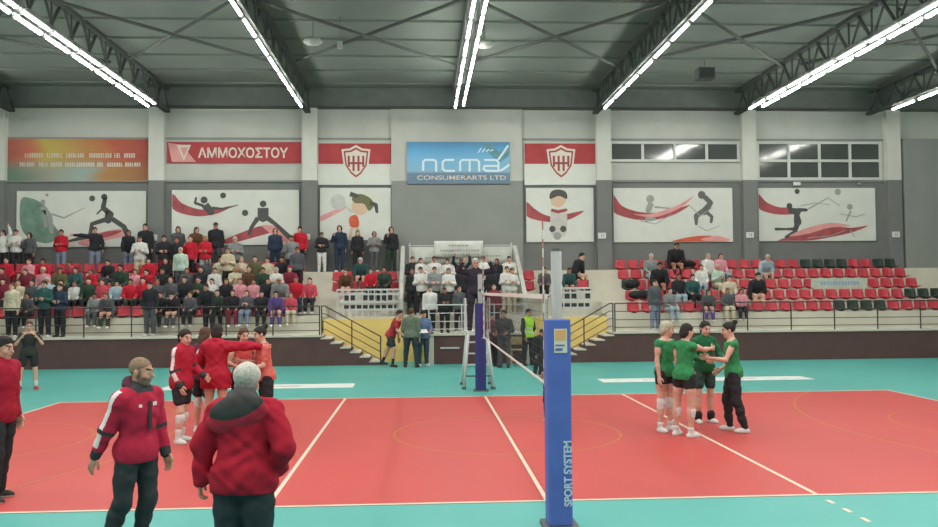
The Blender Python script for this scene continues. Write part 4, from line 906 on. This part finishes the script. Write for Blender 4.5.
player(xat(733, 4.1, 1), 4.1, -105, 'player in green jersey, black leggings and low black kneepads, rightmost of the green huddle', 1.76, hair=('bun', HB), bot=('leggings', [BLK]), pads=KP(BLK, .62), socks=(WHT, .55), topkw=dict(t=.012, wr=.003),
       pose=dict(lean=3, head=(0, 10), arms={-1: ((-.2,.12,-1),(.1,-.75,-.5)), 1: ((.3,-.5,-.9),(.2,-1,.2))}, legs={-1: ((-.08,-.22,-1),(0,.1,-1)), 1: ((.08,.08,-1),(.0,.3,-1))}))
# people round the stair and net
def staff(x, y, z, rz, label, H=1.74, sk=SK, hair=('short', HB), top=('jacket', [BLK]), bot=('trousers', [DK]), shoes=(M_shoe_d, M_shoe_d), topkw=dict(t=.024), pose={}, fem=False, hh=.015, paint=None, socks=None):
    J = figure(H, female=fem, **pose); P = make_body(J, hh, sk); make_hair(J, hh, hair[0], hair[1], P); make_top(J, hh, top[0], top[1], P, paint=paint(J) if paint else None, **topkw)
    make_bottom(J, hh, bot[0], bot[1], P); make_shoes(J, hh, shoes[0], shoes[1], P)
    if socks: limb_bits(J, hh, P, None, socks)
    place(P, x, y, z, rz); return tag(P, label, 'person'), J
staff(xat(391, 16.4, 1), 16.4, 0, 75, 'person in red shirt and black shorts bending forward in front of the left yellow wall', 1.8, top=('tee', [cloth((168,58,64))]), bot=('shorts', [DK]), socks=(BLK, .6),
      pose=dict(lean=26, head=(0, 0), arms={-1: ((-.2,-.7,-.8),(.1,-1,-.2)), 1: ((.3,-.2,-1),(0,-.6,-.9))}, legs={-1: ((-.05,-.3,-1),(0,.1,-1)), 1: ((.08,.35,-1),(.0,.45,-1))}))
staff(xat(411, 16.1, 1), 16.1, 0, 165, 'person in grey-green jacket and dark trousers, back to camera before the yellow wall', 1.78, hair=('short', HBR), top=('jacket', [cloth((104,112,98))]), bot=('trousers', [cloth((52,62,68))]), pose=dict(lean=2, legs={-1: ((-.14,.0,-1),(-.05,.03,-1)), 1: ((.14,-.05,-1),(.06,.03,-1))}), topkw=dict(t=.032))
staff(xat(423, 17.4, 1), 17.0-.55, 0, 20, 'person in blue top holding white paper beside the middle brown wall', 1.7, hair=('short', HB), top=('jacket', [cloth((96,112,144))]), bot=('trousers', [cloth((58,72,78))]), shoes=(M_shoe_w, M_shoe_w), pose=dict(lean=3, head=(0,15), arms={-1: ((-.2,-.2,-1),(.4,-1,-.2)), 1: ((.2,-.2,-1),(-.4,-1,-.2))}))
o = tag(MB().box(-.14, .14, -.1, .1, -.004, .004).build('paper', M_white), 'sheet of white paper held by person in blue top', 'paper'); o.location = (xat(423, 16.1, 1), 16.08, 1.08); o.rotation_euler = (.5, 0, .3)
VEST = mat('hi_vis', (182,232,60), .7, .05, 8); VS = mat('hi_vis_band', (210,216,190), .4, 0)
def vestp(J):
    def f(c):
        L = (c-J['pel']) @ J['T']; z = L[:,2]; o = np.zeros(len(c), np.int32); o[(np.abs(L[:,0]) < .2)] = 1
        o[((np.abs(z-.08) < .022) | (np.abs(z-.2) < .022)) & (np.abs(L[:,0]) < .2)] = 2
        for q in (-1, 1):
            u = nrm(J['el'][q]-J['sh'][q]); o[((c-J['sh'][q]) @ u > .02) & (np.linalg.norm((c-J['sh'][q])-np.outer((c-J['sh'][q]) @ u, u), axis=1) < .085) & (np.abs(L[:,0]) > .15*J['s'])] = 0
        return o
    return f
staff(xat(528, 16.2, 1), 16.2, 0, 35, 'person in yellow-green high-visibility vest and black trousers, right of the umpire stand', 1.72, hair=('short', HB), top=('jacket', [DK, VEST, VS]), bot=('trousers', [BLK]), paint=vestp, pose=dict(lean=2, arms={-1: ((-.15,0,-1),(.1,-.4,-1)), 1: ((.3,.1,-1),(-.3,.3,-1))}, legs={-1: ((-.12,0,-1),(-.05,0,-1)), 1: ((.12,0,-1),(.04,.05,-1))}))
staff(xat(550, 5.6, 1), 5.6, 0, 60, 'person in black clothes standing behind the near blue post, almost hidden', 1.76, top=('jacket', [BLK]), bot=('trousers', [BLK]), shoes=(mat('shoe_pinkish', (196,150,140)), M_shoe_w), pose=dict(arms={-1: ((-.25,.1,-1),(-.2,-.1,-1))}))
staff(xat(536.5, 12.9, 1), 12.9, 0, 30, 'small person in black crouching forward between umpire stand and near blue post', 1.35, top=('jacket', [BLK]), bot=('trousers', [BLK]), shoes=(M_shoe_w, M_shoe_w), pose=dict(lean=30, arms={-1: ((-.1,-.5,-1),(.1,-.5,-1)), 1: ((.1,-.5,-1),(-.1,-.5,-1))}, legs={-1: ((-.05,-.35,-1),(0,.3,-1)), 1: ((.05,-.35,-1),(0,.3,-1))}))
ref, _ = staff(-.07, 10.75, 1.34, 0, 'referee in dark clothes standing with arms raised on the umpire stand platform', 1.72, hair=('short', HG), top=('jacket', [cloth((56,50,60))]), bot=('trousers', [cloth((54,52,62))]), hh=.013,
      pose=dict(head=(0, 5), arms={-1: ((-.75,-.35,.15),(.45,-.45,.75)), 1: ((.75,-.35,.15),(-.45,-.45,.75))}, legs={-1: ((-.1,0,-1),(-.03,.03,-1)), 1: ((.1,0,-1),(.03,.03,-1))}))
for px, Y, H, rz, tc, bc, hr, lb in ((492,16.0,1.6,30,(110,52,70),(60,56,64),('bob',HB),'person in maroon top standing right of the umpire stand before brown wall'), (504,15.6,1.7,-20,(70,72,74),(84,80,82),('short',HB),'person in black and grey jacket standing between the maroon top and the high-visibility vest')):
    staff(xat(px, Y, 1), Y, 0, rz, lb, H, hair=hr, top=('jacket', [cloth(tc)]), bot=('trousers', [cloth(bc)]), pose=dict(arms={-1: ((-.3,-.1,-1),(.3,-.9,-.2)), 1: ((.3,-.1,-1),(-.3,-.9,-.2))}), fem=hr[0] == 'bob')
e = tag(empty('folding_chair', (xat(518, 16.5, 0), 16.55, 0)), 'light wooden-look chair standing against brown wall left of the vest person', 'chair'); M_wd = mat('chair_tan', (176,160,120))
for sx in (-1, 1):
    MB().tube([(sx*.2,.18,0),(sx*.2,.2,.85)], .018, 6).build('leg', M_wd, e); MB().tube([(sx*.2,-.2,0),(sx*.2,-.18,.45)], .018, 6).build('leg', M_wd, e)
MB().box(-.22,.22,-.2,.2,.44,.47).build('seat', M_wd, e, bevel=.01); MB().box(-.21,.21,.185,.21,.6,.85).build('backrest', M_wd, e, bevel=.01)

# ---------------------------------------------------------------- plastic seats on the tiers
M_sr = mat('seat_red', (178,58,70), .5, .1, 1.5); M_sb = mat('seat_dark_green', (46,58,50), .5, .08, 4)
def seat_mesh():
    mb = MB(); n = 8; prof = [(-.20,.07,.0),(-.1,.045,.0),(.05,.04,0),(.13,.07,0),(.17,.16,0),(.2,.30,0),(.215,.37,0)]
    for th in (0, .02):
        for (y, z, _) in prof:
            for i in range(n+1):
                u = -1+2*i/n; x = .205*u*(1-.12*max(0, z-.25)/.12); e_ = .05*abs(u)**3; mb.v.append((x, y-(e_*1.2 if z > .1 else 0)+(th if z > .1 else 0), z+(e_ if z <= .1 else 0)-(th if z <= .1 else 0)))
    m_ = len(prof); N = (n+1)*m_
    for j in range(m_-1):
        for i in range(n):
            a = j*(n+1)+i; mb.f.append((a, a+1, a+n+2, a+n+1)); mb.f.append((N+a, N+a+n+1, N+a+n+2, N+a+1))
    bd = [i for i in range(n+1)]+[j*(n+1)+n for j in range(1, m_)]+[(m_-1)*(n+1)+i for i in range(n-1, -1, -1)]+[j*(n+1) for j in range(m_-2, 0, -1)]
    for i in range(len(bd)): a, b = bd[i], bd[(i+1) % len(bd)]; mb.f.append((b, a, N+a, N+b))
    mb.mi = [0]*len(mb.f); mb.box(-.05,.05,-.12,.08,0,.05); return mb
seat0 = seat_mesh().build('stadium_seat', M_sr, smooth=False)
for p_ in seat0.data.polygons: p_.use_smooth = len(p_.vertices) == 4
seat_dark = seat0.data.copy(); seat_dark.materials[0] = M_sb
first = [True]; rown2 = ['front', 'second', 'third', 'fourth', 'top']
def seat(x, k, dark, label, grp):
    o = seat0 if first[0] else seat0.copy()
    if not first[0]: C.objects.link(o)
    first[0] = False
    if dark: o.data = seat_dark
    o.location = (x, FR[k]+.24, ST[k]); tag(o, label, 'seat', grp)
def seat_row(k, xs, side, grp, frm, darkf=lambda x: False, skip=lambda x: False):
    for i, x in enumerate(xs):
        if skip(x): continue
        d = darkf(x); o_ = ordn[i] if i < len(ordn) else 'number %d' % (i+1)
        seat(x, k, d, '%s seat in %s row of %s, %s from %s' % ('dark green' if d else 'red', rown2[k], side, o_, frm), grp)
SP = .475
xl = [5.85, 5.7, 5.75, 5.55, 5.4]; xr = [18.6, 18.6, 17.2, 17.2, 17.05]
starts = {4: (615, 905), 3: (618, 915), 2: (622, 928), 1: (626, 945), 0: (628, 948)}
darkR = {4: ((797,846),(872,906)), 1: ((903,950),), 0: ((833,884),), 2: ((624,640),)}
for k in range(5):
    z = ST[k]+.2; Y = FR[k]+.24; x0, x1 = xat(starts[k][0]+6, Y, z), xat(starts[k][1]-6, Y, z); xs = np.arange(x0, x1+.1, SP)
    rngs = [(xat(a, Y, z), xat(b, Y, z)) for a, b in darkR.get(k, ())]
    cl = (xat(812, Y, z), xat(864, Y, z)) if k == 2 else None
    seat_row(k, xs, 'right stand', 'plastic seats of the right stand', 'the stairs', lambda x: any(a-.1 < x < b for a, b in rngs), (lambda x: cl[0] < x < cl[1]) if cl else (lambda x: False))
    xe = xat((300, 297, 293, 289, 285)[4-k], Y, z); xs = [xe-SP*i for i in range(int((xe+17.6)/SP))]
    seat_row(k, xs, 'left stand', 'plastic seats of the left stand', 'its inner aisle')
for k in (2, 3):
    Y = FR[k]+.24; z = ST[k]+.2
    xs = np.arange(xat(338, Y, z), xat(396, Y, z), SP); seat_row(k, xs, 'block left of middle', 'plastic seats left of the middle stand', 'its outer end')
    xs = [xat(529, Y, z)]+([xat(583, Y, z)] if k == 2 else []); seat_row(k, xs, 'block right of middle', 'plastic seats right of the middle stand', 'the middle')
Y = FR[2]+.05; x0, x1 = xat(811, Y, 2.5), xat(866, Y, 2.5); e = tag(empty('cloth_banner', (x0, Y, 2.26)), 'pale green banner with blue writing covering seats in the right stand', 'banner')
MB().box(0, x1-x0, -.01, .01, .02, .38).build('sheet', mat('pale_green_sheet', (184,192,178)), e)
mb = MB(); q = .35
while q < x1-x0-.35: mb.box(q, q+.07, -.014, -.01, .13, .27); q += .11
mb.build('writing', mat('pale_blue_writing', (140,162,190), .8, 0), e)
# ---------------------------------------------------------------- the spectators
hc_ = .02
POSES = {
 'stand':  dict(),
 'clap':   dict(arms={-1: ((-.25,-.15,-1),(.5,-.9,.25)), 1: ((.25,-.15,-1),(-.5,-.9,.25))}, lean=3),
 'phone':  dict(arms={-1: ((-.3,-.4,-.9),(.35,-.6,.9)), 1: ((.2,.0,-1),(.0,-.3,-1))}, head=(0, 8)),
 'raised': dict(arms={-1: ((-.6,-.2,.7),(.1,-.2,1)), 1: ((.6,-.2,.7),(-.1,-.2,1))}),
 'crossed':dict(arms={-1: ((-.2,-.1,-1),(.9,-.5,.05)), 1: ((.2,-.15,-1),(-.9,-.5,.1))}),
 'lean':   dict(lean=22, arms={-1: ((-.2,-.5,-1),(.1,-.6,-.8)), 1: ((.2,-.5,-1),(-.1,-.6,-.8))}, head=(0, -5)),
 'point':  dict(arms={-1: ((-1,-.1,.1),(-1,-.1,0)), 1: ((.3,-.2,-1),(0,-.4,-1))}),
 'sit':    dict(sit=True, lean=8, arms={-1: ((-.2,-.3,-1),(.25,-1,-.25)), 1: ((.2,-.3,-1),(-.25,-1,-.25))}),
 'sitclap':dict(sit=True, lean=6, arms={-1: ((-.25,-.3,-1),(.5,-.8,.45)), 1: ((.25,-.3,-1),(-.5,-.8,.45))}),
 'sitlean':dict(sit=True, lean=34, arms={-1: ((-.2,-.5,-.8),(.2,-.5,-.7)), 1: ((.2,-.5,-.8),(-.2,-.5,-.7))}),
}
DESC = {'stand': 'standing', 'clap': 'clapping', 'phone': 'lifting one hand', 'raised': 'raising both arms', 'crossed': 'with folded arms', 'lean': 'bending forward', 'point': 'stretching an arm sideways', 'sit': 'sitting', 'sitclap': 'sitting and clapping', 'sitlean': 'sitting bent forward'}
PROTO = {}
def linkmat(o):
    for s_ in o.material_slots: s_.link = 'OBJECT'
def spectator(x, y, z, rz, pose, hair, hm, tc, bc, label, H=1.72, top='jacket', sk=None, grp='spectators'):
    key = (pose, hair, top)
    sc = H/1.72; new = key not in PROTO
    if new:
        fem = hair in ('long', 'bob', 'pony'); J = figure(1.72, female=fem, **POSES[pose]); P = make_body(J, hc_, SK); make_hair(J, hc_, hair, HB, P)
        make_top(J, hc_, top, [BLK], P, t=.03, wr=.003, hem=-.1 if 'sit' not in pose else -.02); make_bottom(J, hc_, 'trousers', [BLK], P, t=.02); make_shoes(J, hc_, M_shoe_d, M_shoe_d, P); PROTO[key] = P
    else: P = copy_tree(PROTO[key])
    P.location = (x, y, z); P.rotation_euler = (0, 0, R_(rz)); P.scale = (sc, sc, sc)
    for o in [P]+list(P.children):
        for s_ in o.material_slots: s_.link = 'OBJECT'
        nm = o.name.split('.')[0]
        if nm == 'person':
            for i, m_ in enumerate([sk or SK, M_eye, M_iris, M_lip, HB, sk or SK]): o.material_slots[i].material = m_
        elif nm in ('hair', 'cap', 'beanie', 'hood'): o.material_slots[0].material = hm
        elif nm in ('jacket', 'shirt', 'jersey'): o.material_slots[0].material = cloth(tc)
        elif nm == 'trousers': o.material_slots[0].material = cloth(bc)
        else:
            for s_ in o.material_slots: s_.material = M_shoe_d if sum(bc)+sum(tc) < 330 else M_shoe_w
    return tag(P, label, 'person', grp)
CN = {'K': ((46,46,50), 'black'), 'R': ((178,38,54), 'red'), 'W': ((202,202,198), 'white'), 'G': ((128,130,130), 'grey'), 'N': ((48,58,76), 'navy'), 'T': ((52,84,84), 'teal'), 'P': ((204,140,150), 'pink'), 'B': ((190,180,156), 'beige'),
      'O': ((92,92,66), 'olive'), 'M': ((116,44,58), 'maroon'), 'L': ((150,170,180), 'pale blue'), 'V': ((92,74,132), 'purple'), 'E': ((50,66,56), 'dark green'), 'D': ((82,84,88), 'dark grey'), 'C': ((184,74,88), 'crimson'), 'J': ((120,132,152), 'blue jean'), 'Y': ((170,190,176), 'pale green'), 'n': ((92,66,52), 'brown')}
HS = {'s': ('short', HB), 'b': ('bob', HB), 'l': ('long', HB), 'r': ('bob', HBR), 'y': ('long', HBL), 'g': ('short', HG), 'c': ('cap', DK), 'k': ('beanie', MAR), 'h': ('hood', BLK), 'w': ('beanie', WHT)}
HD = {'s': 'short dark hair', 'b': 'dark bobbed hair', 'l': 'long dark hair', 'r': 'brown hair', 'y': 'long fair hair', 'g': 'grey hair', 'c': 'dark cap', 'k': 'maroon beanie', 'h': 'black hood up', 'w': 'white beanie'}
# px | tier ('w' walkway) | pose | hair | top colour | trousers colour | turn | height
LEFT = """3 4 raised b W K 0 1.6;12 4 clap s W K 10 1.62;23 4 phone h D K -10 1.5;58 4 crossed s R J 0 1.62;92 4 point s K J 15 1.7;126 4 lean l K J 30 1.62;143 4 stand s K K 0 1.82;176 4 stand l D K 0 1.72;193 4 lean l n K 20 1.72;214 4 stand c K D -10 1.86;299 4 phone s R K 0 1.7;274 4 stand h N N 0 1.62;
137 3 clap s W B 0 1.7;163 3 crossed s K M 0 1.72;173 3 stand b K K 0 1.66;188 3 phone r R K 10 1.7;203 3 crossed y R L -10 1.72;233 3 clap g G D 0 1.66;290 3 phone s G K -10 1.7;
8 3 sit b R K 0 1.7;32 3 sitclap r P D 0 1.6;44 3 sit s R D 0 1.6;76 3 sitlean r C K 0 1.6;110 3 sit s K D 0 1.5;150 3 sit s R D 0 1.6;222 3 sit s B K 0 1.7;246 3 sitclap y B J 0 1.65;257 3 sit r O B 0 1.7;266 3 sit b B P 0 1.6;
5 2 sit s M K 0 1.7;28 2 sit r M n 0 1.6;46 2 sit g P D 0 1.7;62 2 sit c O D 0 1.7;78 2 sit s T K 0 1.7;93 2 sitclap r R W 0 1.55;123 2 sit s E K 0 1.85;138 2 sit r P K 0 1.55;152 2 sitlean b R K 0 1.7;178 2 stand g Y D 0 1.62;213 2 sit b W K 0 1.6;226 2 clap r B K 10 1.6;239 2 sitclap y B W 0 1.7;254 2 sit r n K 0 1.7;284 2 sit k M D 0 1.7;296 2 stand s D K 0 1.62;
57 1 sit g L K 0 1.75;69 1 sit s K K 0 1.6;90 1 sit s E K 0 1.7;104 1 sit r C W 0 1.6;146 1 sit s R E 0 1.6;160 1 sit s R K 0 1.7;182 1 sit b D G 0 1.75;205 1 sitclap b E K 0 1.7;222 1 sit l K M 0 1.6;236 1 sit r P K 0 1.6;247 1 sit b P D 0 1.55;262 1 sitlean g G K 0 1.85;276 1 sit k R N 0 1.7;
108 0 sitlean r D E 0 1.65;100 0 sit s G D 0 1.45;165 0 sit s K K 0 1.5;234 0 sit b K M 0 1.6;280 0 sitlean b V V 0 1.65;288 0 sit r C B 0 1.4;
168 3 sit b K K 0 1.6;181 3 sit r N K 0 1.6;208 3 sit b D K 0 1.55;280 3 sit b K D 0 1.65;
162 2 sit b K D 0 1.6;190 2 sit r D K 0 1.6;202 2 sit b K K 0 1.7;266 2 sit s E K 0 1.6;275 2 sitclap g W K 0 1.6;
171 1 sit r D K 0 1.6;193 1 sit s K K 0 1.75;214 1 sit r W D 0 1.6;254 1 sit s K K 0 1.6;286 1 sit b C K 0 1.6;28 1 sit r B D 0 1.6;12 1 sit s M K 0 1.7;40 1 sit b D K 0 1.6;80 1 sit r W K 0 1.5;118 1 sit s L K 0 1.5;
176 0 sitlean s K D 0 1.6;190 0 sit r D K 0 1.5;218 0 sit b E K 0 1.6;248 0 sitclap r D J 0 1.55;262 0 sit s K K 0 1.5;30 0 sit b D K 0 1.5;
12 w stand r B K 0 1.7;47 w clap s T K 0 1.76;58 w crossed s N K -10 1.66;150 w stand s K D 0 1.7;209 w lean s K K 0 1.66"""
RIGHT = """650 3 sit g G L 0 1.7;658 2 sitlean s K K 0 1.95;673 4 sitlean s K K 0 2.0;707 3 sit y W G 0 1.7;718 3 sit r P L 0 1.7;700 2 sit b W L 0 1.6;716 2 sitclap y Y B 0 1.6;678 1 sit b K L 0 1.7;690 1 sit s T K 0 1.65;728 1 sit s B D 0 1.55;762 3 sitlean g L D 0 1.75;753 1 sitlean s K B 0 1.9;655 w stand s D J 10 1.66;706 0 sitlean l D V 0 1.55;728 0 sit r D B 0 1.45;668 0 sit b G L 0 1.5;738 0 sit b P K 0 1.4"""
MIDL = """321 4 crossed s K W 0 1.48;339 4 phone h N N 0 1.72;357 4 stand b K K 0 1.55;374 4 clap h G D 0 1.5;391 4 phone h K E 0 1.66;
346 2 sitlean r n P 0 1.6;362 3 sitlean g T K 0 1.7;385 2 sit s E K 0 1.6;371 2 sit b R K 0 1.5"""
MIDR = """572 3 sitlean s K K 55 1.95;568 2 sitlean b T K 0 1.6;544 2 sit b D K 0 1.5"""
MID = """413 1 crossed s K K 0 1.6;422 1 clap b W K 0 1.56;434 1 stand s W K 0 1.6;446 1 clap s W K 0 1.52;457 1 raised b K K 0 1.5;490 1 clap s W K 0 1.6;500 1 stand b K W 0 1.52;510 1 clap y B W 0 1.52;519 1 stand s W K 0 1.6;
414 0 stand b K K 0 1.56;424 0 clap s W K 0 1.6;434 0 crossed s G K 0 1.6;446 0 clap b W K 0 1.56;456 0 stand s K K 0 1.62;498 0 stand s K K 0 1.6;508 0 clap s W B 0 1.6;518 0 clap b W B 0 1.55;
430 w stand s W K 0 1.5;446 w crossed s K K 0 1.45;458 w stand b D K 0 1.5;494 w stand b M K 0 1.56"""
def crowd(tbl, place_, frm, grp):
    rows = {}; L = [r.split() for r in tbl.replace('\n', '').split(';') if r.strip()]
    L.sort(key=lambda r: float(r[0])); cnt = {}; seen = {}
    tot = {}
    for r in L: tot[(r[1], 'sit' in r[2])] = tot.get((r[1], 'sit' in r[2]), 0)+1
    XS = {}
    for rk in set((r[1], 'sit' in r[2]) for r in L):
        g_ = [r for r in L if (r[1], 'sit' in r[2]) == rk]; Y = 17.62 if rk[0] == 'w' else FR[int(rk[0])]+.3; xs = [xat(float(r[0]), Y, ST[int(rk[0])]+.5 if rk[0] != 'w' else 2) for r in g_]
        for _ in range(60):
            for i in range(len(xs)-1):
                d = .47-(xs[i+1]-xs[i])
                if d > 0: xs[i] -= d/2; xs[i+1] += d/2
        if place_ == 'middle stand': xs = [min(max(x, -1.68), 1.66) for x in xs]
        for r, x in zip(g_, xs): XS[(r[0], r[1], r[2])] = x
    for px, row, pose, hair, tc, bc, turn, H in L:
        st = 'sit' in pose; k = (row, st); cnt[k] = cnt.get(k, 0)+1
        if row == 'w': Y, z = 17.62, WALK
        else: q = int(row); Y, z = (FR[q]+.2, ST[q]+.03) if st else ((FR[q]+.6) if q < 4 else 22.0-.05, ST[q])
        w_ = {'w': 'front walkway', '0': 'front row', '1': 'second row', '2': 'third row', '3': 'fourth row', '4': 'top tier'}[row]
        nth = ordn[cnt[k]-1]; only = tot[k] == 1
        base = 'person in %s top' % CN[tc][1]; tail = '%s of %s%s' % (w_, place_, '' if only else ', %s %s from left' % (nth, 'seated' if st else 'standing'))
        for opt in ((HD[hair], DESC[pose]), (DESC[pose],), (HD[hair],), ()):
            lb = ', '.join((base,)+opt+(tail,))
            if len(lb.split()) <= 16: break
        spectator(XS[(px, row, pose)], Y, z, float(turn)+rng.uniform(-14, 14), pose, HS[hair][0], HS[hair][1], CN[tc][0], CN[bc][0], lb, float(H), 'jacket', (SK, SK2, SK3)[rng.randint(3)], grp)
crowd(LEFT, 'left stand', 'left', 'spectators in the left stand')
crowd(RIGHT, 'right stand', 'left', 'spectators in the right stand')
crowd(MIDL, 'block left of middle', 'left', 'spectators left of the middle stand')
crowd(MIDR, 'block right of middle', 'left', 'spectators right of the middle stand')
crowd(MID, 'middle stand', 'left', 'fans in the middle stand')
# things lying in the stands
def bag(px, k, c, label, w_=.5, hgt=.3, onseat=True):
    Y = FR[k]+.18; z = ST[k]+(.07 if onseat else 0); e = tag(empty('bag', (xat(px, Y, z), Y, z)), label, 'bag')
    S = SDF(.05); S.ell((0,0,hgt*.5), (w_/2,.17,hgt/2)); S.ell((w_*.15,-.02,hgt*.55), (w_/3,.15,hgt/2.2)); S.cut((0,0,0), (0,0,-1.)); V, Q = S.mesh(.02, .006); to_obj('bag_body', V, Q, [cloth(c)], e)
    MB().tube([(-w_*.25,-.02,hgt*.85),(-w_*.15,-.02,hgt*1.15),(w_*.15,-.02,hgt*1.15),(w_*.25,-.02,hgt*.85)], .012, 6).build('strap', cloth((40,40,42)), e)
bag(632, 2, (44,46,46), 'dark jacket bundle or bag on seat at inner end of the right stand, upper one', .55, .32)
bag(640, 1, (42,44,44), 'wide dark bag across seats at inner end of the right stand, lower one', .8, .3)
bag(688, 4, (40,42,42), 'black bag on the top row of right stand beside person in black', .6, .25)
bag(282, 0, (92,78,130), 'purple bag beside bent person in purple at inner end of the left stand', .4, .3)
